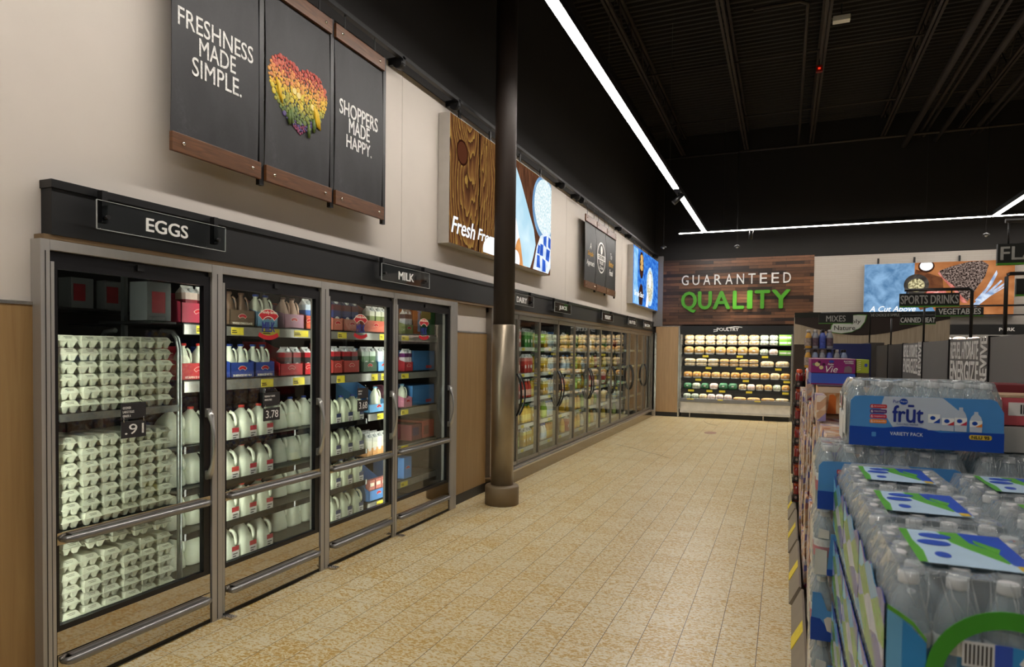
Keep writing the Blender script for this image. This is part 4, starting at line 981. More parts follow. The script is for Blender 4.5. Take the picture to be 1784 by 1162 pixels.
def bottle_good(c1, c2, c3, h=.26, r=.045):
    t = link('juice_bottle', None)
    MB().lathe([(r*.94, 0), (r, .01), (r, h*.5), (r*.92, h*.58), (r*.55, h*.78), (r*.38, h*.84), (r*.38, h*.88)], 14).build('body', pm('good_'+c1.strip('#'), c1, .25, 0, .1, 12), t)
    MB().lathe([(r+.001, h*.12), (r+.001, h*.44)], 14, cap=False).build('label', pm('good_'+c2.strip('#'), c2, .45, 0, .2, 30), t)
    MB().lathe([(r*.46, h*.88), (r*.46, h)], 12).build('cap', pm('good_'+c3.strip('#'), c3, .4), t); return t
protos = [bottle_good('#c8921c', '#d9b83a', '#3c7a34'), bottle_good('#b8341f', '#d8a898', '#d8d4ca'), bottle_good('#7f9e2a', '#b4c860', '#2f6a38'), bottle_good('#d4ae20', '#e4d070', '#3c6a34'), carton(.26, .085, '#d8867c', '#c03a30', '#a72c26'), carton(.26, .085, '#a8cf90', '#4f9636', '#357a2e'), carton(.25, .085, '#e0cf7c', '#d0a822', '#b88e1c'), bottle_good('#efe9da', '#c8d8e8', '#4a78b8', .24)]
pname = ['amber juice bottle', 'red juice bottle', 'green juice bottle', 'yellow juice bottle', 'red and white carton', 'green and white carton', 'yellow carton', 'white dairy bottle']
used = set(); cnt = {}
row_kind = {0: (4, 5, 6, 6, 7), 1: (1, 4, 3, 6, 7), 2: (4, 1, 3, 6, 7), 3: (0, 3, 6, 2, 7), 4: (2, 6, 3, 7, 0)}
ROWN = ('top', 'second', 'third', 'fourth', 'bottom')
for r, z in enumerate(SZ):
    y = 8.02; i = 0
    while y < 16.2:
        pitch = .112 if y < 10.0 else (.22 if y < 12.4 else .45)
        dd = (y-8.02)
        grp = int(dd/.34) if y < 10.2 else rng.randrange(20)
        k = row_kind[r][grp % 5] if grp < 6 else (row_kind[r][grp % 5] if grp % 2 else (grp*3) % 8)
        if min(abs(y-m) for m in mull) > .09:
            loc = (-3.36, y, z+.001)
            if k not in used: used.add(k); o = protos[k]; o.location = loc
            else: o = dup(protos[k], loc, (0, 0, rng.uniform(-.15, .15)))
            di = max(q for q in range(len(mull)-1) if mull[q] <= y); key = (k, di, r); cnt[key] = cnt.get(key, -1)+1
            tag(o, '%s, %s such on the %s shelf, %s dairy door' % (pname[k], ORD[cnt[key]], ROWN[r], ORD[di]), 'drink', 'drinks in the dairy case')
        y += pitch
for k in range(8):
    if k not in used:
        o = protos[k]; o.location = (-3.50, 7.2+.12*k, SZ[4]+.001); tag(o, '%s on the bottom dairy shelf near the column' % pname[k], 'drink', 'drinks in the dairy case')

# ------------------------------------------------------------------ poultry case on the back wall
pc = thing('open_meat_case', 'open meat case under the POULTRY fascia on the back wall', 'refrigerated case', (0, 0, 0))
PX0, PX1 = -2.385, .185
MB().box(PX0, PX1, 16.585, 16.88, 2.10, 2.262).box(PX0, PX1, 16.585, 16.60, 2.055, 2.10).build('canopy', M_FASC, pc)
MB().box(PX0+.1, PX1-.1, 16.62, 16.68, 2.075, 2.095).build('canopy_light', glow('case_light', '#fff6e2', CASE_E), pc)
mb = MB(); mb.box(PX0, PX0+.03, 16.6, 17.5, .2, 2.262).box(PX1-.03, PX1, 16.6, 17.5, .2, 2.262)
mb.build('end_panel', M_SIL, pc)
mb = MB(); mb.box(PX0, PX1, 17.5, 17.54, .2, 2.3).box(PX0, PX1, 16.88, 17.5, 2.25, 2.3)
mb.build('liner', pm('case_liner', '#232120', .5), pc)
mb = MB(); mb.box(PX0+.03, PX1-.03, 16.62, 17.5, .36, .45)
mb.build('deck', pm('deck_grey', '#8c8c8a', .35, .4), pc)
MB().box(PX0+.02, PX1-.02, 16.575, 16.63, .385, .475).build('bumper', pm('bumper_grey', '#7d7d80', .35, .2), pc, bev=.012)
MB().box(PX0+.02, PX1-.02, 16.60, 16.68, .165, .385).build('front_panel', pm('panel_white', '#d9d4cb', .4), pc)
MB().box(PX0+.02, PX1-.02, 16.575, 16.66, .115, .16).build('lower_bumper', pm('bumper_white', '#c9c4bc', .35), pc, bev=.01)
MB().box(PX0+.05, PX1-.05, 16.70, 17.3, 0, .2).build('dark_base', M_BASE, pc)
for x in (-2.13, -.43): MB().box(x-.012, x+.012, 16.61, 16.63, 0, .12).build('foot', M_SIL, pc)
l = letters(pc, 'POULTRY', 0, .50, 0, .078, M_GLOWW, 0, .004, bold=.03); l.location = (-1.52, 16.585, 2.135); l.rotation_euler = FY.to_euler()
for poly in ([(0, .02), (.09, .035), (.09, .05), (0, .04)], [(.0, -.02), (.1, 0), (.1, .014), (0, -.005)], [(.30, .075), (.52, .10), (.66, .085), (.66, .10), (.5, .118), (.3, .09)]):
    MB().prism(poly, 0, .003).build('swoosh', M_GLOWW, pc, (-1.60, 16.585, 2.13), FY)
rowz = [(1.56, .52), (1.27, .44), (.975, .44), (.705, .47), (.452, .5)]
M_TRAYW = pm('foam_tray', '#efeee9', .5)
for i, (z, d) in enumerate(rowz[:-1]):
    s = MB().box(PX0+.03, PX1-.03, 16.72, 17.45, z-.02, z-.005).box(PX0+.03, PX1-.03, 16.715, 16.73, z-.075, z).build('shelf', M_SHELF, pc)
    MB().box(PX0+.06, PX1-.06, 16.735, 16.755, z-.035, z-.022).build('shelf_light', glow('shelf_led', '#fff4de', 36), s)
    for x in ((-1.86, -1.06, -.49), (-1.78, -1.07, -.19), (-2.02, -.91, 0.0), (-2.19, -1.75, -1.45, -.83, -.02))[i]:
        MB().box(x, x+.14, 16.708, 16.715, z-.068, z-.018).build('price_tag', M_TAGY, s)
MB().box(PX0+.03, PX1-.03, 16.80, 17.45, 1.783, 1.797).build('shelf', M_SHELF, pc)
for x, wd in ((-2.2, .17), (-1.47, .12), (-.63, .14)):
    MB().box(x, x+wd, 16.57, 16.575, .445, .47).build('price_tag', M_TAGY, pc)
def pillow(w_, d_, h_, mats, foam=True, lump=.0):
    m = MB(); n = 18; z = 0
    def rg(sx, sy, zz, e=4): 
        out = []
        for i in range(n):
            a = 2*PI*i/n; c, s = math.cos(a), math.sin(a); k = (abs(c)**e+abs(s)**e)**(-1/e)
            out.append((c*k*sx, s*k*sy, zz+lump*math.sin(3*a)))
        return out
    if foam: m.loft([rg(w_*.40, d_*.42, 0), rg(w_*.49, d_*.49, h_*.17), rg(w_*.48, d_*.48, h_*.19)], 1)
    b = h_*.15 if foam else 0
    m.loft([rg(w_*.44, d_*.44, b), rg(w_*.488, d_*.47, b+.35*(h_-b), 5), rg(w_*.465, d_*.43, b+.72*(h_-b), 4), rg(w_*.34, d_*.30, h_*.96, 2.5), rg(w_*.15, d_*.12, h_, 2)], 0, True, True)
    return m
def meatmat(name, a, b, sc=25, rough=.28):
    if name in MATS: return MATS[name]
    m, nt, out = NT(name); p = nd(nt, 'ShaderNodeBsdfPrincipled'); nt.links.new(p.outputs[0], out.inputs[0])
    n = noise(nt, mapped(nt), sc, 4, .8); nt.links.new(ramp(nt, n, [(.35, lin(a)), (.62, lin(b))]), p.inputs['Base Color']); p.inputs['Roughness'].default_value = rough
    bb = nd(nt, 'ShaderNodeBump'); bb.inputs['Strength'].default_value = .4; bb.inputs['Distance'].default_value = .006; nt.links.new(n, bb.inputs['Height']); nt.links.new(bb.outputs[0], p.inputs['Normal']); return m
MEAT = {'tan': meatmat('chicken_tan', '#b98a4c', '#dcb87c'), 'mix': meatmat('chicken_mixed', '#7a5434', '#e3cfa2', 30), 'pale': meatmat('chicken_pale', '#cfae78', '#f0e0bc', 18), 'gold': meatmat('chicken_gold', '#b87a34', '#d8ab62', 20), 'green': meatmat('green_wrap', '#1d4a33', '#3f7d58', 14), 'salad': meatmat('salad_mix', '#3e5a3a', '#d9e3d2', 34), 'pink': meatmat('pink_meat', '#d9b0a4', '#f4e6df', 22), 'box': meatmat('green_box', '#6fb23e', '#8cc860', 10)}
mk = {}
def pack_good(kind, x, z, w_, h_, yy, tilt, lab, cat='meat pack', grp='packs in the poultry case'):
    key = (kind, round(w_, 2), round(h_, 2))
    first = key not in mk
    if first:
        if kind == 'box':
            m = MB().box(-w_*.49, w_*.49, -.06, .06, 0, h_*.97, 0).box(-w_*.42, w_*.42, -.0608, -.06, h_*.3, h_*.62, 1)
            mk[key] = m.build('meat_pack', [MEAT['box'], M_TRAYW], None, bev=.004)
        else:
            m = pillow(w_*.99, .20, h_*.985, None, kind not in ('green',))
            m.box(-w_*.12, w_*.12, -.105, -.098, h_*.42, h_*.60, 2)
            mk[key] = m.build('meat_pack', [MEAT[kind], M_TRAYW, pm('label_white', '#e9e4e0', .5)])
        o = mk[key]
    else: o = mk[key].copy(); COL.objects.link(o)
    o.location = (x, yy, z); o.rotation_euler = (tilt, 0, rng.uniform(-.012, .012)); tag(o, lab, cat, grp)
def seq(x0, x1, n): return [x0+(x1-x0)*(i+.5)/n for i in range(n)]
W_ = lambda x0, x1, n: (x1-x0)/n*.97
for k, x in enumerate(seq(-2.33, -.55, 7)):
    pack_good('mix', x, 1.928, .25, .122, 16.90, .0, 'chicken pack, %s from left in the topmost layer' % ORD[k])
    pack_good('mix', x+.004, 1.803, .25, .122, 16.89, .0, 'chicken pack, %s from left in the layer under the topmost' % ORD[k])
    pack_good('tan', x, 1.561, .25, .20, 16.83, 0, 'golden chicken pack, %s from left on the highest shelf front' % ORD[k])
for k, x in enumerate(seq(-.55, -.13, 2)):
    pack_good('salad', x, 1.93, .205, .12, 16.90, 0, 'green speckled pack, %s one in the topmost layer' % ('left', 'right')[k])
    pack_good('salad', x, 1.803, .205, .122, 16.89, 0, 'green speckled pack, %s one under the topmost layer' % ('left', 'right')[k])
    pack_good(('salad', 'pink')[k], x, 1.561, .205, .15, 16.83, 0, '%s pack left of the green boxes on the highest shelf' % ('speckled', 'pink')[k])
for k, x in enumerate((.0, .10)):
    for j, z in enumerate((1.561, 1.803, 1.93)):
        pack_good('box', x-.03*(1-k)+.005, z, (.19, .09)[k], .122, 16.86, 0, 'green and white box, %s stack, %s up' % (('wider', 'narrower')[k], ORD[j]))
for k, x in enumerate(seq(-2.31, -1.47, 3)):
    for j in range(2): pack_good('pale', x, 1.271+.096*j, .27, .092, 16.83, 0, 'pale chicken pack on the second shelf, %s from left, %s one' % (ORD[k], ('lower', 'upper')[j]))
for k, x in enumerate(seq(-1.46, -.56, 4)):
    for j in range(2): pack_good('tan', x, 1.271+.093*j, .22, .09, 16.83, 0, 'tan chicken pack on the second shelf, %s of four, %s one' % (ORD[k], ('lower', 'upper')[j]))
for k, x in enumerate(seq(-.54, .14, 2)): pack_good('pale', x, 1.271, .32, .15, 16.83, 0, 'large pale chicken bag at the right of the second shelf, %s' % ('left one', 'right one')[k])
for k, x in enumerate(seq(-2.33, .15, 11)): pack_good(('gold', 'gold', 'gold', 'tan', 'tan', 'gold', 'gold', 'tan', 'gold', 'pale', 'gold')[k], x, .976, .222, .158, 16.83, 0, 'golden pack on the middle shelf, %s from left' % ORD[k])
for k, x in enumerate(seq(-2.32, -1.48, 4)): pack_good(('green', 'salad', 'green', 'pink')[k], x, .706, .205, .15, 16.83, 0, 'dark wrapped pack on the fourth shelf, %s from left' % ORD[k])
for k, x in enumerate(seq(-1.47, -1.03, 2)): pack_good('green', x, .706, .22, .16, 16.83, 0, 'wide dark green pack on the fourth shelf, %s' % ('left one', 'right one')[k])
for k, x in enumerate(seq(-1.01, .15, 6)): pack_good(('mix', 'pink', 'mix', 'tan', 'salad', 'gold')[k], x, .706, .185, .15, 16.83, 0, 'small pack right of the green ones on the fourth shelf, %s from left' % ORD[k])
for k, x in enumerate(seq(-2.32, -1.15, 6)): pack_good(('salad', 'salad', 'pale', 'pink', 'pink', 'pink')[k], x, .452, .19, .135, 16.78, 0, 'pale bag on the bottom deck, %s from left' % ORD[k])
for k, x in enumerate(seq(-1.13, .14, 4)): pack_good(('tan', 'tan', 'tan', 'pale')[k], x, .452, .31, .085, 16.78, 0, 'long tan bag on the bottom deck, %s of four' % ORD[k])

# ------------------------------------------------------------------ letters on the planks
t = thing('wall_lettering', 'white raised letters GUARANTEED on the plank wall', 'wall letters', (0, YB-.02, 0), FY)
M_LW = pm('letter_white', '#d9d7d4', .4); 
for i, ch in enumerate('GUARANTEED'):
    x = -2.415+i*(2.56-.20)/9
    letters(t, ch, x, x+.165, 3.29-.012*0, 3.535, M_LW, 0, .03, name='letter')
t = thing('wall_lettering', 'bold green raised letters QUALITY on the plank wall', 'wall letters', (0, YB-.02, 0), FY)
M_LG = pm('letter_green', '#4c9a24', .4, 0, .05); M_LGS = pm('letter_side', '#2d6a14', .4)
for ch, x, wd in zip('QUALITY', (0, .408, .763, 1.232, 1.542, 1.734, 2.11), (.376, .327, .408, .257, .155, .335, .412)):
    letters(t, ch, x-2.403+(.02 if ch == 'I' else 0), x+wd-2.427-(.02 if ch == 'I' else 0), (2.69 if ch != 'Q' else 2.61), 3.115, M_LG, 0, .06, name='letter', bold=.043)

# ------------------------------------------------------------------ back lit picture and PORK case
t = lightbox('lit picture of a peppered roast with knife and fork on the back wall', (3.04, 16.78, 2.463), FY, 1.405, 1.185, lit('lit_slate', '#4f769c', '#86acd0', 4, BOX_E, (1, 1, 1)), .1)
Q = lambda pts: [(a-3.04, b-2.463) for a, b in pts]
plate(t, 'board', Q([(2.62, 3.645), (4.44, 3.645), (4.44, 2.47), (3.1, 2.47), (2.62, 3.2)]), .0002, .0008, lit('lit_board', '#8f5630', '#b87a4c', 3, BOX_E, (.6, 1, 7)))
plate(t, 'board', Q([(2.64, 3.5), (2.8, 3.44), (3.15, 3.3), (3.2, 2.75), (2.75, 2.6), (2.52, 2.95)]), .0008, .0012, lit('lit_brown', '#4a2c20', '#7a4c30', 4))
plate(t, 'salt_bowl', Q([(u, min(v, 3.643)) for u, v in ellipse(2.84, 3.56, .155, .14)]), .0012, .0018, lit('lit_dark', '#1b1210', '#4a2b1c')); plate(t, 'salt', Q([(u, min(v, 3.64)) for u, v in ellipse(2.84, 3.57, .125, .105)]), .0018, .0022, W1)
plate(t, 'seed_bowl', Q(ellipse(2.66, 3.16, .24, .235, 32)), .0018, .0024, lit('lit_bowl', '#2b2622', '#55504a', 5)); plate(t, 'seeds', Q(ellipse(2.66, 3.15, .16, .145, 24)), .0024, .0028, lit('lit_seeds', '#4d4226', '#e9dfae', 26, BOX_E))
plate(t, 'roast_fat', Q([(3.06, 3.40), (3.42, 2.93), (3.52, 2.75), (3.62, 2.74), (3.35, 3.2), (3.12, 3.47)]), .0012, .002, lit('lit_meat', '#a4534a', '#d98a7c', 9))
plate(t, 'roast', Q([(3.08, 3.45), (3.30, 3.54), (3.62, 3.63), (3.86, 3.64), (3.98, 3.55), (3.92, 3.30), (3.80, 3.10), (3.70, 2.92), (3.62, 2.78), (3.52, 2.88), (3.36, 3.12), (3.16, 3.30)]), .002, .003, lit('lit_roast', '#1f1412', '#b39c90', 34, BOX_E, (1, 1, 1), .42, .72))
for u in (2.95, 3.13): plate(t, 'slice', Q(ellipse(u, 2.95, .10, .11, 18)), .002, .0026, lit('lit_slice', '#c45a52', '#e9b0a6', 9))
plate(t, 'knife', Q([(4.12, 3.43), (4.14, 3.36), (4.05, 3.13), (3.88, 2.85), (3.80, 2.74), (3.75, 2.80), (3.94, 3.05)]), .003, .0036, lit('lit_steel', '#7f97bd', '#d7e2f2', 7))
plate(t, 'fork', Q([(3.70, 2.70), (3.98, 2.98), (4.20, 3.22), (4.23, 3.20), (4.06, 3.0), (4.28, 3.17), (4.30, 3.15), (4.10, 2.96), (4.26, 3.08), (4.27, 3.06), (4.02, 2.88), (3.76, 2.64)]), .0036, .0042, lit('lit_steel', '#7f97bd', '#d7e2f2'))
letters(t, 'A Cut Above', 1.76-3.04, 2.66-3.04, .11, .235, W1, .001, .002, bold=.022, shear=.28)
letters(t, 'THE CHOICE IS SIMPLE.', 1.78-3.04, 2.6-3.04, .03, .075, W1, .001, .002)
pk = thing('pork_case', 'meat case under the PORK fascia at the right of the back wall', 'refrigerated case', (0, 0, 0))
MB().box(1.2, 7.0, 16.585, 16.88, 2.10, 2.275).box(1.2, 7.0, 16.585, 16.60, 2.055, 2.10).build('canopy', M_FASC, pk)
mb = MB(); mb.box(1.2, 7.0, 16.83, 16.88, .1, 2.098).box(1.2, 7.0, 16.3, 16.83, .1, .45); [mb.box(1.2, 7, 16.55, 16.83, z-.02, z) for z in (.95, 1.35, 1.75)]
mb.build('body', M_LINER, pk)
MB().box(1.4, 6.8, 16.62, 16.66, 2.075, 2.095).build('canopy_light', MATS['case_light'], pk)
l = letters(pk, 'PORK', 0, .27, 0, .07, M_GLOWW, 0, .004, bold=.03); l.location = (4.15, 16.585, 2.135); l.rotation_euler = FY.to_euler()
for k in range(6):
    for j in range(2):
        pack_good('pink', 2.95+.26*k, 1.751+.132*j, .25, .13, 16.69, 0, 'pink meat pack under the PORK fascia, %s from left, %s one' % (ORD[k], ('lower', 'upper')[j]), grp='packs in the pork case')
# ------------------------------------------------------------------ shelving run on the right
SPX = .78                                    # its dark back panels
M_GREYP = pm('panel_grey', '#605e5c', .55, 0, .06, 3)
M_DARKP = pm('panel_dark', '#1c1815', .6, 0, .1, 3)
g = thing('display_base', 'low brown base deck with price channels along the aisle', 'display base', (0, 0, 0))
gp = thing('panel_run', 'tall grey back panels with printed words standing behind the drinks', 'back panels', (0, 0, 0))
MB().box(.13, 1.42, -.6, 7.86, .0, .066).build('base_deck', pm('deck_brown', '#4a443c', .5, .2), g)
def panel_words(o, y0, y1, z0, z1):
    """tall crowded words printed on the panel, read from the aisle"""
    FXL = Matrix(((0, 0, -1), (-1, 0, 0), (0, 1, 0)))        # looking along -X: u = -Y
    ink = pm('panel_print', '#c9c7c3', .6, 0, .25, 25)
    for body, a, b, c, d in (('REFUEL HYDRATE', .02, .78, .60, .97), ('ENERGIZE', .02, .80, .12, .55)):
        l = letters(o, body, -y1+(y1-y0)*a, -y1+(y1-y0)*b, z0+(z1-z0)*c, z0+(z1-z0)*d, ink, 0, .001, bold=.04)
        l.location = (SPX-.0125, 0, 0); l.rotation_euler = FXL.to_euler()
    l = letters(o, 'REVIVE', 0, (z1-z0)*.95, 0, (y1-y0)*.15, ink, 0, .001, bold=.03)
    R2 = Matrix(((0, 0, -1), (0, 1, 0), (1, 0, 0)))
    l.matrix_local = Matrix.Translation((SPX-.0125, y0+.01, z0+.02)) @ Matrix(((0, 0, -1, 0), (0, 1, 0, 0), (1, 0, 0, 0), (0, 0, 0, 1)))
ys = [2.60, 3.19, 3.885, 4.575, 5.28, 5.99, 6.72]
for k, (a, b) in enumerate(zip(ys, ys[1:])):
    dark = k >= 4  # far panels coloured dark in place of an unlit shelf gap
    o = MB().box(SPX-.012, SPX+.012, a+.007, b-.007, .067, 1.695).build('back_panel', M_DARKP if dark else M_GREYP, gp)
    if k in (1, 3): panel_words(o, a+.02, b-.02, 1.475, 1.688)
for y in ys[:-1]: MB().box(SPX-.018, SPX+.018, y-.006, y+.006, .067, 1.70).build('upright', M_BLKB, gp)
MB().box(SPX-.06, SPX+.06, 6.80, 7.45, .067, 1.725).build('end_post', pm('post_grey', '#443f3b', .5), gp)
M_CHAN = pm('channel_grey', '#8f877b', .45, .2, .06); M_CHANE = pm('channel_end', '#9a8a6c', .5)
for k, (a, b, dx) in enumerate(((.35, 1.5, -.004), (1.52, 2.30, -.004), (2.32, 3.28, -.002), (3.32, 4.42, .0), (4.46, 5.56, -.004), (5.60, 6.68, -.002), (6.72, 7.80, 0))):
    r = MB(); xa, xb = .052+dx, .135+dx
    r.hexa([(xa+.012, a, .035), (xa+.045, a, .02), (xa+.045, b, .02), (xa+.022, b, .035), (xb-.012, a, .155), (xb, a, .150), (xb+.008, b, .150), (xb-.004, b, .155)])
    o = r.build('price_channel', M_CHAN, g)
    t0 = a+(b-a)*.40; t1 = t0+.16
    lo = lambda y: (xa+.0085+(.010)*(y-a)/(b-a)); hi = lambda y: (xb-.0155+(.008)*(y-a)/(b-a))
    q = MB(); q.hexa([(lo(t0)+.002, t0, .041), (lo(t0)+.006, t0, .041), (lo(t1)+.006, t1, .041), (lo(t1)+.002, t1, .041), (hi(t0)-.001, t0, .147), (hi(t0)+.003, t0, .147), (hi(t1)+.003, t1, .147), (hi(t1)-.001, t1, .147)])
    q.build('price_tag', M_TAGY, o)

# ------------------------------------------------------------------ bottled water
M_PET = clear('bottle_plastic', '#eef6fa', '#a4c0cf', 1.45, .02, boost=1.4, haze=.24, hazecol='#dcebf3')
M_CAP = pm('cap_white', '#d6d6d8', .35, 0, .03)
M_FILM = clear('shrink_film', '#fbfdfd', '#dfe8ea', 1.45, .05, bump=.8, bscale=13, boost=1.25, haze=.20, hazecol='#dfe6ea', dist=.02)
def pet(h=.198, r=.0318, name='bottle'):
    m = MB()
    m.lathe([(r*.80, 0), (r*.97, .006), (r, .012), (r, h*.18), (r*.95, h*.20), (r, h*.22), (r, h*.55), (r*.93, h*.66), (r*.72, h*.78), (r*.46, h*.87), (.0125, h*.90), (.0125, h*.935)], 16, cap=False)
    return m
pet_mesh = pet().build('bottle_proto', M_PET).data; bpy.data.objects.remove(bpy.data.objects['bottle_proto'])
cap_me = MB().lathe([(.0148, .182), (.0152, .184), (.0150, .197), (.0135, .199)], 18).build('cap_proto', M_CAP).data; bpy.data.objects.remove(bpy.data.objects['cap_proto'])
M_BLAB = []
def lab_mesh(nm, c1, c2):
    o = MB().lathe([(.0326, .055), (.0326, .088)], 16, cap=False).lathe([(.0326, .088), (.0326, .112)], 16, (0, 0, 0), 1, cap=False).build(nm, [pm('lab_'+c1.strip('#'), c1, .45, 0, .3, 60), pm('lab_'+c2.strip('#'), c2, .45, 0, .3, 60)]); d = o.data; bpy.data.objects.remove(o); return d
lab_blue = lab_mesh('blab', '#4a8fc4', '#e4e9ee'); lab_red = lab_mesh('rlab', '#c0455a', '#e9e4e6')
rb = random.Random(21)
def put_bottle(parent, x, y, z, label=None):
    b = link('bottle', pet_mesh, parent, (x, y, z), (0, 0, rb.uniform(0, 6)))
    link('cap', cap_me, b)
    if label is not None: link('label', label, b)
M_CREASE_GLINT = clear('film_crease_glint', '#f4f8f9', '#d9e4e8', 1.6, .12, haze=.30, hazecol='#f2f6f8', boost=3.0)  # whitish creases added to give the film its bright glints
def crease_glints(m, w_, d_, h, n, seed):
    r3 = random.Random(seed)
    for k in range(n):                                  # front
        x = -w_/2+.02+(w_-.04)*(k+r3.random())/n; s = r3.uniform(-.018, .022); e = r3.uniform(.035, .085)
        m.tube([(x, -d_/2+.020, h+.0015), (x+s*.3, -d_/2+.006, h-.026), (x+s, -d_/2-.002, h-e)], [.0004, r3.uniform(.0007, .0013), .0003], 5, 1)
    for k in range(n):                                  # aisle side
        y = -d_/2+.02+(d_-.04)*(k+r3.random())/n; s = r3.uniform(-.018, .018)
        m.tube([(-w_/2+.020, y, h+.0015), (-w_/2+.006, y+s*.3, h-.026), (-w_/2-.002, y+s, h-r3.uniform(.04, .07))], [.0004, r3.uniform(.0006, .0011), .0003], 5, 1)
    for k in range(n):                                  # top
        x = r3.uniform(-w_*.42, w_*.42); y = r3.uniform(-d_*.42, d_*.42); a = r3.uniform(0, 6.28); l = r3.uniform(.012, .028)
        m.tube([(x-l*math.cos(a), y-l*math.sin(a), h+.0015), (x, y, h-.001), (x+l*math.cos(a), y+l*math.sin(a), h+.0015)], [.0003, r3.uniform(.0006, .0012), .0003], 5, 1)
def film(parent, w_, d_, h, fm, top_cells=(8, 10), caps=None, zlow=.0, name='shrink_film', shoulder=.055):
    """film drawn tight over the caps, falling to the shoulders and straight down the sides"""
    m = MB(); r2 = random.Random(int(w_*1000)+int(d_*777)); nx, ny = top_cells
    i1 = .018
    def ring(ins, z, jit):
        pts = []
        for k in range(nx): pts.append((-w_/2+ins+(w_-2*ins)*k/nx, -d_/2+ins))
        for k in range(ny): pts.append((w_/2-ins, -d_/2+ins+(d_-2*ins)*k/ny))
        for k in range(nx): pts.append((w_/2-ins-(w_-2*ins)*k/nx, d_/2-ins))
        for k in range(ny): pts.append((-w_/2+ins, d_/2-ins-(d_-2*ins)*k/ny))
        return [(x+r2.uniform(-jit, jit), y+r2.uniform(-jit, jit), z+r2.uniform(-jit, jit)) for x, y in pts]
    rings = [ring(0, zlow, .002), ring(0, (h-shoulder)*.5+zlow*.5, .002), ring(-.001, h-shoulder, .003), ring(.007, h-.028, .004), ring(i1, h+.001, .0015)]
    m.loft(rings, 0, False, True)
    V = []; F = []
    for j in range(ny+1):
        for i in range(nx+1):
            x = -w_/2+i1+(w_-2*i1)*i/nx; y = -d_/2+i1+(d_-2*i1)*j/ny
            V.append((x, y, h+.001+(r2.uniform(-.009, .001) if 0 < i < nx and 0 < j < ny else 0)))
    for j in range(ny):
        for i in range(nx): a = j*(nx+1)+i; F.append((a, a+1, a+nx+2, a+nx+1))
    m.add(V, F, 0, True)
    crease_glints(m, w_, d_, h, 16, int(parent.location.x*977+parent.location.y*733+parent.location.z*331))
    return m.build(name, [fm, M_CREASE_GLINT], parent)
def printed(name, cols, scale, ys=1.0):
    """film printed with a diamond pattern"""
    m, nt, out = NT(name); p = nd(nt, 'ShaderNodeBsdfPrincipled'); p.inputs['Roughness'].default_value = .25
    v = mapped(nt, (1, 1, 1)); sp = nd(nt, 'ShaderNodeSeparateXYZ'); nt.links.new(v, sp.inputs[0])
    nz = noise(nt, v, 9, 2)
    a = mth(nt, 'FLOOR', mth(nt, 'MULTIPLY', mth(nt, 'ADD', mth(nt, 'ADD', mth(nt, 'MULTIPLY', sp.outputs[1], ys), sp.outputs[2]), mth(nt, 'MULTIPLY', nz, .05)), scale))
    b = mth(nt, 'FLOOR', mth(nt, 'MULTIPLY', mth(nt, 'SUBTRACT', mth(nt, 'ADD', mth(nt, 'MULTIPLY', sp.outputs[1], ys), sp.outputs[0]), sp.outputs[2]), scale))
    cv = nd(nt, 'ShaderNodeCombineXYZ'); nt.links.new(a, cv.inputs[0]); nt.links.new(b, cv.inputs[1])
    wn = nd(nt, 'ShaderNodeTexWhiteNoise'); nt.links.new(cv.outputs[0], wn.inputs[0])
    n = len(cols); r = nd(nt, 'ShaderNodeValToRGB'); r.color_ramp.interpolation = 'CONSTANT'; e = r.color_ramp.elements
    while len(e) < n: e.new(.5)
    for i, c in enumerate(cols): e[i].position = i/n; e[i].color = lin(c)
    nt.links.new(wn.outputs[0], r.inputs[0]); nt.links.new(r.outputs[0], p.inputs['Base Color'])
    bb = nd(nt, 'ShaderNodeBump'); bb.inputs['Strength'].default_value = .5; bb.inputs['Distance'].default_value = .01; nt.links.new(noise(nt, v, 22, 2), bb.inputs['Height']); nt.links.new(bb.outputs[0], p.inputs['Normal'])
    nt.links.new(p.outputs[0], out.inputs[0]); return m
M_PRINT = printed('print_green_blue', ('#4f8f2a', '#5f9fcb', '#a3adc2', '#2c409c', '#6fb0d6', '#5c9a38', '#7f8cc4', '#4f94c6'), 16, .30)
M_PRN = pm('print_blue_pale', '#bcd7ee', .35, 0, .06, 14); M_PGR = pm('print_green', '#5fae3c', .35, 0, .06, 14); M_PBL = pm('print_blue', '#2f55c4', .35, 0, .08, 14); M_PYL = pm('print_yellow', '#d8b83a', .4); M_PLB = pm('print_light_blue', '#6db4e4', .35, 0, .08, 10); M_PMB = pm('print_mid_blue', '#2d8fd8', .35, 0, .1, 10); M_PDG = pm('print_deep_green', '#3f9a2e', .35, 0, .08, 10)
H0 = .200
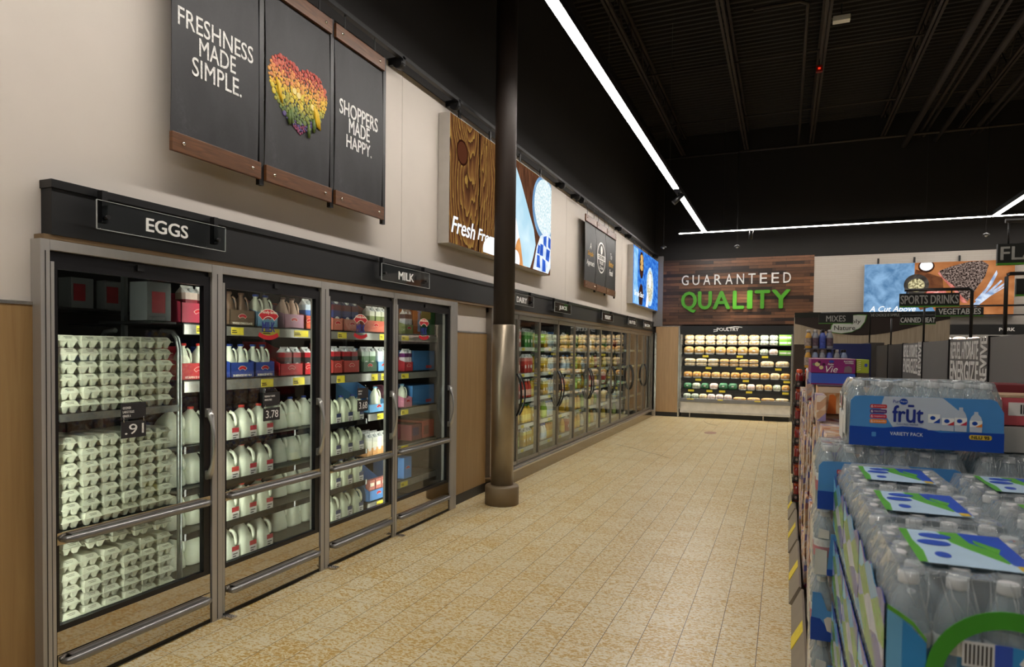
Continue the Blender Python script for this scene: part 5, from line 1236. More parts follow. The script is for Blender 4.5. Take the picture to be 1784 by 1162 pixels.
def water_pack(x0, x1, y0, y1, z, label, group, toplabel=True, rows=6, cols=4, full=True):
    t = thing('water_pack', label, 'pack of bottled water', ((x0+x1)/2, (y0+y1)/2, z), None, group)
    w_, d_ = x1-x0-.004, y1-y0-.005
    for j in range(rows):
        for i in range(cols):
            if not full and i > 0 and j > 0: continue
            x = -w_/2+.035+(w_-.07)*i/(cols-1)*.96+(.012 if j % 2 else -.004); y = -d_/2+.034+(d_-.068)*j/(rows-1)
            put_bottle(t, x+rb.uniform(-.002, .002), y+rb.uniform(-.002, .002), .001, lab_blue if (j == 0 or i == 0) else None)
    film(t, w_, d_, H0+.002, M_FILM)
    # printed band round the lower part
    m = MB(); pts = [(-w_/2-.0015, -d_/2), (-w_/2-.0015, d_/2)]
    n = 12; V = []; F = []
    for k in range(n+1):
        y = -d_/2+d_*k/n; top = .155+.010*math.sin(k*1.3)
        V += [(-w_/2-.0055, y, .002), (-w_/2-.006, y, top)]
    for k in range(n): F.append((2*k, 2*k+1, 2*k+3, 2*k+2))
    V2 = [(x-.0012, y, zz) for x, y, zz in V]; N = len(V)
    m.add(V+V2, F+[tuple(i+N for i in f) for f in F]+[(1+2*k, 3+2*k, 3+2*k+N, 1+2*k+N) for k in range(n)])
    m.build('printed_band', M_PRINT, t)
    if toplabel:
        zt = H0+.005; L = link('top_label', None, t)
        bpy.data.objects.remove(L)
        M = MB(); mats = [M_PRN, M_PGR, M_PBL, M_PYL]
        u0, u1, v0, v1 = -.075, .078, -.105, .115
        M.prism([(u0, v0), (u1, v0), (u1, v1), (u0, v1)], zt, zt+.0006, 0)
        M.prism([(u0-.008, v0), (u0+.004, v0), (u0+.009, v0+.07), (u0+.003, v0+.14), (u0+.006, v1), (u0-.008, v1)], zt+.0006, zt+.001, 1)
        M.prism([(u0+.055, v1), (u0+.065, .04), (u0+.085, .0), (u1-.03, -.065), (u1-.01, -.04), (u1-.045, .03), (u0+.09, v1)], zt+.0006, zt+.001, 1)
        M.prism([(u1-.065, v1), (u1-.06, .05), (u1-.03, .0), (u1-.025, -.07), (u1, -.09), (u1, v1)], zt+.0010, zt+.0014, 2)
        M.prism([(u1-.05, .07), (u1-.02, .02), (u1-.03, -.01), (u1-.052, .045)], zt+.0014, zt+.0018, 1)
        M.prism(ellipse(u0+.045, .075, .026, .018, 20), zt+.0014, zt+.0018, 2); M.prism(ellipse(u0+.035, .025, .026, .018, 20), zt+.0014, zt+.0018, 2)
        M.prism(rrect(u1-.022, u1-.004, v0+.004, v0+.03, .003), zt+.0014, zt+.0018, 3)
        M.prism(ellipse(u0+.035, -.05, .012, .018, 14), zt+.0010, zt+.0014, 2)
        lb = M.build('top_label', mats, t)
    return t
XL, XM, XR = .158, .436, .716
near = 'packs of bottled water in the nearest stack'
YN = (1.155, 1.535, 1.915, 2.285)
ZT = .0695+5*.2015
pos = ('front', 'middle', 'rear')
for k in range(3):
    water_pack(XL, XM-.004, YN[k], YN[k+1]-.006, ZT, 'top %s pack of bottled water beside the aisle, nearest stack' % pos[k], near)
    if k > 0: water_pack(XM+.006, XR, YN[k]-.03, YN[k+1]-.036, ZT, 'top %s pack of bottled water in the inner row, right edge' % pos[k], near, full=True)
for lv in range(5):
    z = .0695+lv*.2015
    for k in range(3):
        t = thing('water_pack', 'printed water pack, nearest stack, aisle side, %s column, %s up from deck' % (pos[k], ORD[lv]), 'pack of bottled water', ((XL+XM)/2, (YN[k]+YN[k+1])/2, z), None, near)
        w_, d_ = XM-XL-.008, YN[k+1]-YN[k]-.011
        for j in range(6): put_bottle(t, -w_/2+.035, -d_/2+.034+(d_-.068)*j/5, .001)
        if k == 0:
            for i in range(1, 4): put_bottle(t, -w_/2+.035+(w_-.07)*i/3, -d_/2+.034, .001, lab_blue)
        film(t, w_, d_, H0, M_FILM)
        MB().loft([[(-w_/2-.005, -d_/2, a), (-w_/2-.005, d_/2, a), (-w_/2-.0065, d_/2, a), (-w_/2-.0065, -d_/2, a)] for a in (.003, .08, .165)]).build('printed_band', M_PRINT, t)
    # inner row carries the second row of top packs
    if lv == 4:
        for k in (1, 2): 
            t = thing('water_pack', 'clear pack under the inner row of top packs, %s' % pos[k], 'pack of bottled water', ((XM+XR)/2+.01, (YN[k]+YN[k+1])/2-.03, z), None, near)
            for j in range(6):
                for i in (0, 3): put_bottle(t, -.105+.07*i, -.15+.06*j, .001)
            film(t, XR-XM-.01, .36, H0, M_FILM)
o = MB().box(.445, .72, 1.2, 2.25, .068, .868).build('riser', M_DARKP); tag(o, 'dark riser box hidden under the inner water packs', 'riser')
# printed front of the nearest top pack: blue panel and a green arch over the bottle labels
fp = [o for o in bpy.data.objects if o.get('label', '').startswith('top front pack')][0]
M = MB(); mats = [M_PLB, M_PMB, M_PDG, M_PGR, pm('print_white', '#dfe4ea', .4), M_INK, M_PBL]
M.prism([(-.139, .001), (-.104, .001), (-.104, .128), (-.125, .142), (-.139, .150)], 0, .001, 0)
M.prism([(-.118, .001), (-.086, .001), (-.086, .105), (-.100, .120), (-.118, .136)], .001, .002, 1)
M.prism([(-.139, .150), (-.125, .142), (-.104, .128), (-.086, .106), (-.086, .112), (-.104, .135), (-.125, .149), (-.139, .157)], .001, .002, 3)
arch = [(.02+.108*math.cos(a), .055+.115*math.sin(a)) for a in [PI-PI*i/22 for i in range(23)]]
arin = [(.02+.086*math.cos(a), .055+.089*math.sin(a)) for a in [PI*i/22 for i in range(23)]]
M.prism([(-.088, .001)]+arch+[(.128, .001), (.106, .001)]+arin+[(-.066, .001)], .002, .004, 2)
M.prism([(-.040, .08), (.0, .08), (.0, .118), (-.040, .118)], .0, .001, 4)
for q in range(7): M.prism([(-.037+q*.0052, .084), (-.0345+q*.0052, .084), (-.0345+q*.0052, .114), (-.037+q*.0052, .114)], .001, .0014, 5)
M.prism([(.0, .08), (.022, .08), (.022, .118), (.0, .118)], .0, .001, 6); M.prism([(.022, .078), (.066, .078), (.066, .112), (.022, .118)], 0, .001, 1); M.prism([(.030, .095), (.05, .080), (.066, .080), (.066, .09), (.04, .112)], .001, .0014, 4)
M.build('front_print', mats, fp, (0, -(YN[1]-YN[0]-.006)/2-.004, 0), FY)

# ------------------------------------------------------------------ flavoured water packs behind
M_FBL = pm('wrap_blue', '#4f8fd0', .28, 0, .08, 6); M_FDB = pm('wrap_deep_blue', '#1846a8', .28, 0, .06, 6); M_FGR = pm('wrap_grey_blue', '#c3cddb', .3, 0, .05, 8)
M_WPAP = pm('wrap_white', '#d2d2cf', .5, 0, .05, 20)
TG = [pm('flag_red', '#c8343c', .4), pm('flag_purple', '#5b2a72', .4), pm('flag_rose', '#c2304e', .4), pm('flag_orange', '#e8842c', .4)]
def frut_front(t, w_, full=True, x_from=0.0):
    fr = thing('front_label', None, None); fr.parent = t; 
    bpy.data.objects.remove(fr)
    h = .16; M = MB(); mats = [M_FBL, M_FGR, M_FDB]+TG+[M_WHT, M_PYL]
    a = -w_/2+x_from; b = w_/2
    V = lambda pts, w0, w1, m: M.prism(pts, w0, w1, m)
    V([(a+.006, .001), (b+.004, .001), (b+.002, .118), (b-.016, .150), (b-.03, .156), (a+.05, .156), (a+.02, .154), (a+.008, .140)], 0, .0012, 0)
    V([(a+.125, .062), (b-.13, .058), (b-.11, .12), (b-.15, .1555), (a+.10, .1555), (a+.09, .12)], .0012, .0016, 1)
    V([(a+.006, .001), (b+.004, .001), (b+.004, .058), (b-.08, .056), (a+.25, .052), (a+.20, .064), (a+.15, .066), (a+.10, .058), (a+.006, .060)], .0016, .0022, 2)
    if full:
        for k in range(4): V(rrect(a+.062, a+.108, .118-k*.0155, .130-k*.0155, .004), .0016, .0024, 3+k)
        for k, (u, hh) in enumerate(((a+.232, .088), (a+.268, .07), (a+.30, .074), (a+.338, .062))):
            V([(u-.015, .058), (u+.015, .058), (u+.016, .058+hh*.5), (u+.012, .058+hh*.72), (u+.005, .058+hh*.86), (u+.005, .058+hh*.97), (u-.005, .058+hh*.97), (u-.005, .058+hh*.86), (u-.012, .058+hh*.72), (u-.016, .058+hh*.5)], .0022, .0027, 1)
            V([(u-.015, .058+hh*.25), (u+.015, .058+hh*.25), (u+.0155, .058+hh*.55), (u-.0155, .058+hh*.55)], .0027, .0030, 7)
            V([(u-.002, .058+hh*.25), (u+.015, .058+hh*.25), (u+.0155, .058+hh*.42)], .0030, .0033, (2, 3, 5, 6)[k])
            V(ellipse(u-.003, .058+hh*.42, .007, .006, 12), .0030, .0034, 2)
        V(ellipse(a+.152, .141, .011, .0095, 18), .0022, .0028, 2)
        V(rrect(b-.082, b-.026, .036, .050, .006), .0022, .0028, 8)
        V(rrect(a+.068, a+.080, .030, .044, .002), .0022, .0026, 0)
    else:
        for k in range(4): V(rrect(a+.060, a+.108, .118-k*.0155, .131-k*.0155, .003), .0016, .0024, 3+k)
        V(rrect(a+.068, a+.080, .020, .040, .002), .0022, .0026, 0)
    o = M.build('front_label', mats, t)
    if full:
        D = pm('frut_navy', '#1b2f8a', .4)
        def L(*args, **k): l = letters(o, *args, **k); return l
        L('fr\u016bt', a+.124, a+.204, .078, .131, D, .0022, .0006, bold=.03); L('FLAVORED WATER', a+.135, a+.192, .069, .0745, D, .0022, .0004)
        L('Pur', a+.124, a+.140, .136, .146, D, .0022, .0005); L('Aqua', a+.143, a+.161, .138, .1445, M_WHT, .0028, .0004)
        L('VARIETY PACK', a+.118, a+.205, .037, .0475, M_WHT, .0022, .0005); L('NLU 95', b-.076, b-.032, .0385, .0475, M_INK, .0028, .0005, bold=.03)
        L('6', a+.065, a+.070, .120, .128, M_WHT, .0024, .0005); [L('6', a+.065, a+.070, .120-.0155*k, .128-.0155*k, M_WHT, .0024, .0005) for k in (1, 2, 3)]
        for k in range(4): L(('strawberry', 'mixed berry', 'raspberry', 'peach')[k], a+.073, a+.104, .1215-.0155*k, .1265-.0155*k, M_WHT, .0024, .0004)
    else:
        for k in range(4): letters(o, '6', a+.063, a+.070, .1205-.0155*k, .129-.0155*k, M_WHT, .0024, .0005); letters(o, ('strawberry', 'mixed berry', 'raspberry', 'peach')[k], a+.073, a+.104, .1215-.0155*k, .1275-.0155*k, M_WHT, .0024, .0004)
    o.location = (0, -t['dd']/2-.004, 0); o.rotation_euler = FY.to_euler()
    return o
def frut_pack(x0, x1, y0, y1, z, label, front='full', bottles=True, lift=0):
    t = thing('water_pack', label, 'pack of flavoured water', ((x0+x1)/2, (y0+y1)/2, z), None, 'packs of flavoured water')
    w_, d_ = x1-x0, y1-y0; t['dd'] = d_
    for j in range(4):
        for i in range(6):
            if not bottles and j > 0 and i > 0: continue
            put_bottle(t, -w_/2+.034+(w_-.068)*i/5, -d_/2+.034+(d_-.068)*j/3, .001, lab_red if (i == 0 and front != 'full') else None)
    film(t, w_, d_, H0+.003, M_FILM, (12, 8))
    if front == 'full':
        frut_front(t, w_, True)
        # torn white tuck of the left end
        M = MB()
        M.prism([(-d_*.40, .004), (d_*.1, .004), (d_*.16, .085), (d_*.0, .098), (-d_*.16, .080), (-d_*.30, .10), (-d_*.47, .095)], 0, .002, 0)
        M.prism([(d_*.18, .03), (d_*.46, .03), (d_*.46, .14), (d_*.2, .15)], 0, .002, 0)
        M.prism([(-d_*.45, .105), (-d_*.18, .105), (-d_*.15, .155), (-d_*.45, .155)], 0, .002, 0)
        for q in range(6): M.prism([(-d_*.40+q*.006, .115), (-d_*.40+q*.006+.003, .115), (-d_*.40+q*.006+.003, .148), (-d_*.40+q*.006, .148)], .002, .0025, 1)
        M.prism([(-d_*.20, .11), (-d_*.1, .112), (-d_*.1, .14), (-d_*.2, .142)], .002, .0025, 2)
        FXN = Matrix(((0, 0, -1), (-1, 0, 0), (0, 1, 0)))
        M.build('end_wrap', [M_WPAP, M_INK, pm('end_pink', '#d98a92', .5)], t, (-w_/2-.003, 0, 0), FXN)
    elif front == 'plain': frut_front(t, w_, False)
    elif front == 'end':
        M = MB(); M.prism([(-w_/2+.04, .001), (w_/2, .001), (w_/2, .135), (-w_/2+.05, .135)], 0, .0012, 0); M.prism([(-w_/2+.04, .001), (w_/2, .001), (w_/2, .022), (-w_/2+.04, .022)], .0012, .002, 1); M.prism([(-w_/2+.004, .002), (-w_/2+.04, .002), (-w_/2+.04, .08), (-w_/2+.006, .085)], 0, .0012, 2); M.prism([(-w_/2+.012, .12), (-w_/2+.045, .118), (-w_/2+.045, .145), (-w_/2+.016, .15)], 0, .0012, 2)
        M.build('front_label', [M_FBL, M_FDB, M_WPAP], t, (0, -d_/2-.004, 0), FY)
    elif front == 'swirl':
        M = MB(); M.prism([(-w_/2+.002, .001), (w_/2, .001), (w_/2, .05), (-w_/2+.05, .10), (-w_/2+.03, .155), (-w_/2+.006, .155)], 0, .0012, 0); M.prism([(-w_/2+.002, .001), (w_/2, .001), (w_/2, .02), (-w_/2+.06, .03), (-w_/2+.03, .072), (-w_/2+.002, .075)], .0012, .002, 1); M.prism([(-w_/2+.04, .07), (-w_/2+.05, .035), (-w_/2+.09, .02), (w_/2, .02), (w_/2, .075), (-w_/2+.05, .08)], .002, .0026, 2)
        M.build('front_label', [M_FBL, M_FDB, M_WPAP], t, (0, -d_/2-.004, 0), FY)
    return t
frut_pack(.188, .592, 2.305, 2.565, 1.335, 'blue wrapped flavoured water pack on top of its stack', 'full')
frut_pack(.102, .508, 2.305, 2.565, 1.122, 'blue wrapped flavoured water pack second from the top', 'plain')
frut_pack(.100, .505, 2.305, 2.565, .910, 'flavoured water pack third from the top with a white end', 'end', False)
frut_pack(.095, .50, 2.305, 2.565, .698, 'flavoured water pack fourth from the top with a white swirl', 'swirl', False)
frut_pack(.100, .505, 2.305, 2.565, .487, 'flavoured water pack fifth from the top', 'end', False)
frut_pack(.098, .50, 2.305, 2.565, .277, 'flavoured water pack just above the lowest', 'swirl', False)
frut_pack(.165, .565, 2.305, 2.565, .071, 'lowest flavoured water pack of its stack', 'end', False)
def clear_pack(x0, x1, y0, y1, z, label):
    t = thing('water_pack', label, 'pack of bottled water', ((x0+x1)/2, (y0+y1)/2, z), None, 'clear water packs right of the flavoured ones')
    w_, d_ = x1-x0, y1-y0
    for j in range(4):
        for i in range(4): put_bottle(t, -w_/2+.034+(w_-.068)*i/3, -d_/2+.034+(d_-.068)*j/3, .001)
    film(t, w_, d_, H0+.003, M_FILM)
plain_box('shipping_carton', 'brown carton under the clear packs at the right', 'carton', .59, .76, 2.31, 2.55, .067, 1.119, '#5a5148')
clear_pack(.53, .765, 2.305, 2.56, 1.121, 'clear water pack right of the flavoured packs, under the red box')
plain_box('shipping_carton', 'grey white carton marked 24 under the red box', 'carton', .605, .765, 2.40, 2.56, 1.327, 1.405, '#b9b6b2')
t = plain_box('drink_box', 'red drink box with a barcode lying at the right edge', 'drink box', .60, .765, 2.42, 2.585, 1.408, 1.492, '#c2535c', None, None)
MB().box(.035, .165, -.0012, 0, .03, .07, 0).build('label', pm('label_white', '#e9e4e0', .5), t)
for q in range(9): MB().box(.065+q*.007, .069+q*.007, -.002, -.0012, .036, .064).build('barcode', M_INK, t)
MB().box(0, .165, 0, .165, .0845, .092).build('lid', pm('lid_tan', '#c9a98a', .5, 0, .3, 20), t)
plain_box('drink_box', 'dark red flat box at the right edge behind the red box', 'drink box', .62, .755, 2.61, 2.80, 1.30, 1.525, '#7a2a32')

# ------------------------------------------------------------------ rows of multipacks further along
M_MP = [printed('multi_print_%d' % k, c, 26) for k, c in enumerate((('#c9a687', '#d9c3a9', '#b9896a', '#e3d9d0', '#8f86b8', '#caa184', '#ded1c4'), ('#d0b49a', '#c58f72', '#e6dcd2', '#d9b08c', '#a9756a', '#cfa98a', '#7f7fb4'), ('#b7a9a4', '#d8c8c0', '#8d3f58', '#cbb4a6', '#6f74b0', '#d8a884', '#c0beba')))]
M_SEAM = pm('seam_dark', '#3a2f2c', .6)
rm = random.Random(9)
tops = []
yy = 2.60; k = 0
tgt = lambda y: 1.30 if y < 3.6 else (1.315 if y < 4.0 else (1.445 if y < 4.5 else (1.30 if y < 5.0 else (1.515 if y < 5.7 else 1.30))))
mpack = {}
while yy < 6.85:
    dpt = .245 if k % 3 else .265
    H = tgt(yy+.12); n = 6; hh = (H-.068)/n
    for lv in range(n):
        key = (round(hh, 3), round(dpt, 3), (k+lv) % 3)
        if key not in mpack:
            m = MB(); w_ = .33; d = dpt-.008
            def rg(z, i): return [(-w_/2+i, -d/2+i*2, z), (-w_/2+i*.3, -d/2+i, z), (-w_/2, 0, z), (-w_/2+i*.3, d/2-i, z), (-w_/2+i, d/2-i*2, z), (w_/2, d/2-i, z), (w_/2, -d/2+i, z)]
            m.loft([rg(0, .012), rg(hh*.12, .004), rg(hh*.5, .002), rg(hh*.8, .005), rg(hh*.985, .014)], 0, True, True)
            mpack[key] = [m.build('drink_multipack', M_MP[(k+lv) % 3]), 0]
            o = mpack[key][0]
        else:
            o = mpack[key][0].copy(); COL.objects.link(o)
        o.location = (.149+.165+rm.uniform(-.002, .014)+(.008 if yy < 4.6 else 0), yy+dpt/2, .068+lv*hh); o.rotation_euler = (0, 0, rm.uniform(-.015, .015))
        tag(o, 'printed drink multipack, %s stack beyond the blue packs, %s up from the deck' % (ORD[k], ORD[lv]), 'drink multipack', 'drink multipacks along the aisle')
    yy += dpt+.004; k += 1
# orange cartons, purple boxes, mixed bottles, red bottles
MO = meatmat('orange_print', '#b9814f', '#e3c49c', 18, .5)
for j, (a, b) in enumerate(((3.66, 3.80),)):
    t = thing('juice_box', 'orange fronted juice box standing on the multipacks', 'juice box', (.160, 3.64, 1.318), None)
    MB().box(0, .16, 0, .19, 0, .135).build('carton_body', MO, t, bev=.004)
    MB().prism([(.045, .0), (.085, .0), (.085, .085), (.072, .098), (.055, .095)], 0, .0012).build('printed_panel', pm('box_orange', '#d8722a', .4), t, (0, -.0004, 0), FY)
    MB().prism([(.004, .105), (.15, .105), (.15, .132), (.004, .132)], 0, .0012).build('printed_panel', pm('box_cream', '#d8c3a8', .5), t, (0, -.0004, 0), FY)
    MB().box(.0, .16, .0, .19, .1355, .139).build('lid', pm('lid_dark', '#3a2430', .5), t)
t = thing('juice_box', 'white capped carton row left of the orange box', 'juice box', (.146, 3.37, 1.303), None)
MB().box(0, .04, 0, .25, 0, .12).build('carton_body', M_MP[0], t, bev=.003)
t = thing('drink_box', 'blue drink box under the purple one', 'drink box', (.142, 4.02, 1.447)); MB().box(0, .22, 0, .40, 0, .063).build('carton_body', pm('box_royal', '#3d5fc0', .4, 0, .05), t, bev=.003); MB().box(0, .22, -.001, 0, -.0, .008).build('printed_panel', pm('box_plum', '#7a1f5c', .45), t)
t = thing('drink_box', 'purple drink box with fruit pictures on the blue box', 'drink box', (.140, 4.02, 1.512)); MB().box(0, .222, 0, .40, 0, .078).build('carton_body', pm('box_purple', '#8a2a72', .4, 0, .06), t, bev=.003)
MB().box(-.001, .222, -.001, .40, .077, .0795).build('lid', pm('box_pinkedge', '#d9a9b8', .5), t)
plum = pm('berry_dark', '#4a1440', .4); appl = pm('apple_slice', '#d9d39a', .5)
for u, v, r, mm in ((.032, .048, .013, appl), (.052, .030, .011, appl), (.042, .060, .008, plum), (.014, .048, .007, pm('leaf_grey', '#6a7a6a', .5)), (.065, .048, .008, plum)): MB().prism(ellipse(u, v, r, r*.95, 16), 0, .0008).build('printed_fruit', mm, t, (0, -.0006, 0), FY)
for body, a, b, c, d, sh, bo in (('Vie', .075, .135, .004, .040, .3, .0), ('Petite', .086, .114, .044, .054, .2, .02), ('BLACKBERRY', .165, .212, .062, .070, 0, .02), ('CUCUMBER', .170, .212, .052, .059, 0, .02)):
    l = letters(t, body, a, b, c, d, M_WHT, 0, .0008, shear=sh, bold=bo); l.location = (0, -.0006, 0); l.rotation_euler = FY.to_euler()
MB().prism(ellipse(.103, .064, .014, .007, 16), 0, .0008).build('printed_badge', pm('badge_blue', '#3a4fb0', .4), t, (0, -.0006, 0), FY)
MB().prism([(.165, .004), (.205, .004), (.205, .03), (.19, .042), (.17, .036)], 0, .0008).build('printed_panel', pm('print_greyish', '#7a6a74', .5), t, (0, -.0006, 0), FY)
t = thing('drink_box', 'lime green drink box right of the purple one', 'drink box', (.366, 4.03, 1.515)); MB().box(0, .062, 0, .38, 0, .074).build('carton_body', pm('box_lime', '#a5b53a', .4, 0, .06), t, bev=.003)
for q in range(5): MB().prism([(.004, .058-.011*q), (.022, .062-.011*q), (.022, .066-.011*q), (.004, .061-.011*q)], 0, .0008).build('printed_stripe', pm('stripe_cream', '#e4e2b4', .5), t, (0, -.0006, 0), FY)
MB().prism(rrect(.040, .054, .035, .052, .003), 0, .0008).build('printed_badge', pm('badge_blue', '#3a4fb0', .4), t, (0, -.0006, 0), FY)
plain_box('shipping_carton', 'carton holding up the lime box', 'carton', .369, .43, 4.025, 4.42, 1.447, 1.514, '#4a4038')
def sbottle(c_body, c_lab, c_cap):
    t = link('sport_bottle', None); r = .0215
    MB().lathe([(r*.85, 0), (r, .005), (r, .046), (r*.9, .052), (r, .058), (r*.97, .084), (r*.66, .104), (r*.46, .112), (r*.46, .118)], 12).build('body', pm('sb_'+c_body.strip('#'), c_body, .2, 0, .12, 30), t)
    MB().lathe([(r+.0005, .018), (r+.0005, .074)], 12, cap=False).build('label', pm('sb_'+c_lab.strip('#'), c_lab, .4, 0, .45, 60), t)
    MB().lathe([(r*.56, .112), (r*.56, .130), (r*.48, .132)], 12).build('cap', pm('sb_'+c_cap.strip('#'), c_cap, .35), t); return t
sp_ = [sbottle(*c) for c in (('#c8963e', '#8f8078', '#b9b4b0'), ('#4b5cae', '#3f4f9e', '#1e181c'), ('#8f9198', '#5a4a56', '#b8b4b4'), ('#8796b4', '#8a3a52', '#2a2428'))]; usd = set()
SBN = ('amber', 'blue', 'grey', 'pink labelled')
for lay, (z, nx) in enumerate(((1.517, 6), (1.655, 4))):
    if lay == 1:
        o = MB().box(.135, .33, 5.07, 5.30, 1.6505, 1.6535).build('carton_tray', pm('tray_clear', '#6f6f80', .3), None); tag(o, 'thin tray between the two layers of small drink bottles', 'tray')
    for j in range(4):
        for i in range(nx):
            k = (0 if j % 2 == 0 else 2) if i == 0 else ((1, 3, 2, 1, 2, 3)[(i+j+lay) % 6])
            loc = (.158+.0455*i, 5.10+.0475*j, z)
            if k not in usd: usd.add(k); o = sp_[k]; o.location = loc
            else: o = dup(sp_[k], loc)
            tag(o, 'small %s drink bottle, %s layer, %s row from front, %s from left' % (SBN[k], ('lower', 'upper')[lay], ORD[j], ORD[i]), 'bottle', 'small drink bottles stacked beyond the purple box')
plain_box('shipping_carton', 'navy carton behind the small drink bottles', 'carton', .33, .62, 5.72, 5.95, 1.302, 1.70, '#1f2a5c')
plain_box('shipping_carton', 'black carton under the red sports drinks', 'carton', .16, .42, 6.96, 7.28, .067, .159, '#201c1e')
# stacked red sports drinks at the end of the run
M_RL = pm('red_drink', '#76141a', .12, 0, .15, 20, coat=.6); M_RO = pm('orange_red_cap', '#d0562c', .35, 0, .1); M_RB = pm('black_label', '#1c1618', .4, 0, .2, 30)
def rbottle():
    t = link('sports_drink_bottle', None)
    MB().lathe([(.034, 0), (.037, .008), (.037, .05), (.032, .085), (.036, .11), (.034, .135), (.022, .152), (.019, .155)], 16).build('body', M_RL, t)
    MB().lathe([(.0376, .010), (.0376, .072)], 16, cap=False).build('label', M_RB, t)
    MB().lathe([(.024, .150), (.026, .156), (.025, .176), (.020, .182)], 16).build('cap', M_RO, t)
    MB().prism(ellipse(0, .042, .012, .014, 14), 0, .0008).build('emblem', pm('emblem_grey', '#8a7a78', .4), t, (-.010, -.0376, 0), FY); return t
rp = rbottle(); f1 = True
for lv in range(7):
    z = .160+lv*.1855
    for j in range(4):
        for i in range(4):
            if 0 < lv < 6 and i > 1 and j > 0: continue
            loc = (.145+.078*i, 7.0+.078*j, z+.004)
            if f1: f1 = False; o = rp; o.location = loc
            else: o = dup(rp, loc)
            tag(o, 'red sports drink bottle, %s layer up, %s row from the front, %s from the aisle' % (ORD[lv], ORD[j], ORD[i]), 'bottle', 'red sports drinks at the end of the run')
    o = MB().box(.10, .42, 6.955, 7.28, 0, .0035).box(.099, .1025, 6.955, 7.28, 0, .03).build('drink_tray', pm('tray_black', '#201c1e', .5), None, (0, 0, z)); tag(o, 'black tray under the %s layer of red sports drinks' % ORD[lv], 'tray', 'trays of the red sports drinks')

# ------------------------------------------------------------------ aisle markers on frames
M_SGN = pm('aisle_sign_black', '#1d1f1d', .45, 0, .08); M_SGG = pm('sign_green', '#4f8f2c', .4); M_SGT = pm('aisle_text', '#a9a9a6', .5, 0, .1, 40); M_SGT2 = pm('aisle_text_white', '#e2e2de', .5)
def marker(word, x0, x1, y, z0, z1, post_x, zbase, label, txt=M_SGT2, bar=None, green=True, inset=.06):
    t = thing('aisle_sign', label, 'aisle sign', (0, y, 0), None, 'aisle signs on thin posts')
    MB().box(x0, x1, -.008, .008, z0, z1).build('board', M_SGN, t)
    if green: MB().box(x0, x1, -.009, .009, z0-.006, z0).build('green_edge', M_SGG, t)
    zb = bar if bar else z1+.018
    mb = MB(); xa = min(x0, post_x)
    mb.tube([(post_x, .0, zbase), (post_x, .0, zb-.012), (post_x+(-.004 if post_x > x1 else .004), 0, zb-.004), (post_x+(-.012 if post_x > x1 else .012), 0, zb), (x0+.02 if post_x > x1 else x1-.02, 0, zb)], .007, 8)
    for x in (x0+.03, x1-.03): mb.tube([(x, 0, z1-.004), (x, 0, zb)], .003, 5)
    mb.build('post', M_BLKB, t)
    w_ = x1-x0; h = z1-z0
    if not word: return
    l = letters(t, word, x0+w_*inset, x1-w_*inset, z0+h*.16, z1-h*.16, txt, 0, .002, bold=.02); l.location = (0, -.008, 0); l.rotation_euler = FY.to_euler()
marker('SPORTS DRINKS', .496, .734, 3.55, 1.847, 1.905, .782, 1.70, 'dark aisle sign reading SPORTS DRINKS', M_SGT, 1.922, True, .02)
marker('MIXES', .296, .586, 6.85, 1.908, 1.99, .725, 1.7255, 'dark aisle sign reading MIXES', pm('aisle_text', '#a9a9a6'), 2.0, True, .22)
marker('FLAVORED WATER', .638, 1.20, 2.60, 1.922, 1.985, 1.25, .0665, 'dark aisle sign reading FLAVORED WATER at the right edge', M_SGT, 2.06, True, .015)
marker(None, .806, 1.1, 3.03, 1.852, 1.912, .776, 1.70, 'blank dark aisle sign under the FLAVORED WATER sign', M_SGN, 1.932)
g2_ = thing('shelving_run', 'next shelving run hidden behind the grey panels', 'shelving', (0, 0, 0))
MB().box(1.9, 2.9, 4.5, 9.4, .1, .25).box(2.39, 2.41, 4.5, 9.4, .25, 1.40).box(1.95, 2.85, 4.5, 9.4, .9, .93).build('body', M_DARKP, g2_)
marker('VEGETABLES', 1.086, 1.398, 6.0, 1.926, 1.990, 2.40, 1.39, 'dark aisle sign reading VEGETABLES', M_SGT2, 2.0)
marker('CANNED MEAT', 1.127, 1.452, 8.0, 1.946, 2.022, 2.40, 1.39, 'dark aisle sign reading CANNED MEAT', M_SGT2, 2.032, True, .02)
for y, z, nm in ((4.63, 1.985, 'nearer'), (5.95, 1.905, 'farther')):
    t = thing('sign_post', '%s thin black post standing up from the dark back panels' % nm, 'post', (SPX, y, 1.695))
    MB().tube([(0, 0, 0), (0, 0, z-1.695)], .006, 8).build('post', M_BLKB, t)

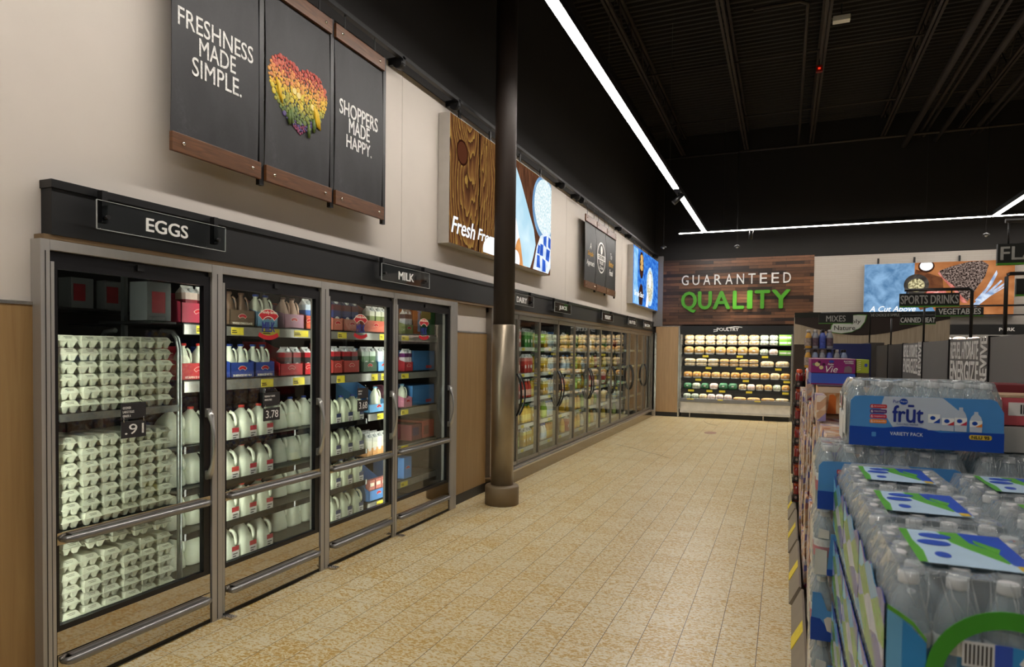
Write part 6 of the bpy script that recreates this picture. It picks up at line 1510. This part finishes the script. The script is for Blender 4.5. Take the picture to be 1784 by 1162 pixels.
# ------------------------------------------------------------------ tall display with the curved header
t = thing('header_display', 'tall display with a curved dark header and a white leaf sign', 'display', (0, 9.5, 0))
MB().box(.122, 1.875, 0, .5, 1.737, 2.157).build('header_board', wood_mat('beige_streak', '#a3927c', '#b9a994', (14, 1, .6), .5, 3), t)
MB().box(.122, 1.875, .02, .5, 0, 1.737).build('cabinet', pm('display_brown', '#3b2d25', .5, 0, .1), t)
cur = [(.122+1.753*i/24, 2.012-.175*math.sin(PI*(i/24)**.9)**1.3+.05*(i/24)) for i in range(25)]
MB().prism([(.122, 2.157), (.122, 2.012)]+cur+[(1.875, 2.157)], 0, .004).build('header_curve', pm('curve_brown', '#2a1d18', .45), t, (0, 0, 0), FY)
MB().box(.118, 1.879, -.012, -.004, 2.092, 2.160).build('header_band', pm('band_black', '#17190f', .4), t)
leaf = [(.55, 1.905), (.57, 1.99), (.64, 2.07), (.74, 2.105), (.86, 2.12), (.96, 2.115), (.94, 2.03), (.89, 1.955), (.80, 1.905), (.68, 1.885)]
sc = lambda P_, k: [(.745+(u-.745)*k, 2.0+(v-2.0)*k) for u, v in P_]
lf = MB().prism(sc(leaf, 1.06), .013, .017).build('leaf_edge', M_SGG, t, (0, 0, 0), FY); MB().prism(leaf, .017, .021).build('leaf_sign', pm('leaf_white', '#cfd2cb', .45), t, (0, 0, 0), FY)
dk = pm('leaf_text', '#3c3a36', .5)
l = letters(t, 'Nature.', .595, .855, 1.925, 1.985, dk, .021, .002, bold=.015); l.rotation_euler = FY.to_euler()
l = letters(t, 'Simply', .66, .90, 2.0, 2.065, dk, .021, .002, bold=.015); l.rotation_euler = FY.to_euler()
l = letters(t, 'THE CHOICE IS SIMPLE.', .995, 1.335, 2.10, 2.135, M_SGT, .012, .002); l.rotation_euler = FY.to_euler()

# ------------------------------------------------------------------ marks worn into the floor
mk_red = pm('stain_red', '#a5796a', .4, 0, .15, 20); mk_dk = pm('scuff_brown', '#8a7752', .5, 0, .2, 25)
o = MB().prism(ellipse(-1.335, 13.63, .12, .22, 24), 0, .0006).build('floor_stain', mk_red); tag(o, 'reddish oval stain on the floor before the poultry case', 'stain')
def scuff(pts, wd, lab):
    L = [(x, y+wd) for x, y in pts]+[(x, y-wd) for x, y in reversed(pts)]
    tag(MB().prism(L, 0, .0006).build('floor_scuff', mk_dk), lab, 'scuff')
scuff([(-1.70, 15.85), (-1.60, 15.45), (-1.48, 15.22), (-1.33, 15.08)], .03, 'thin dark scuff on the floor close to the poultry case')
scuff([(-2.66, 11.15), (-2.3, 10.85), (-2.0, 10.5), (-1.79, 10.34), (-1.59, 10.08)], .012, 'long faint crack across the floor beside the dairy case')
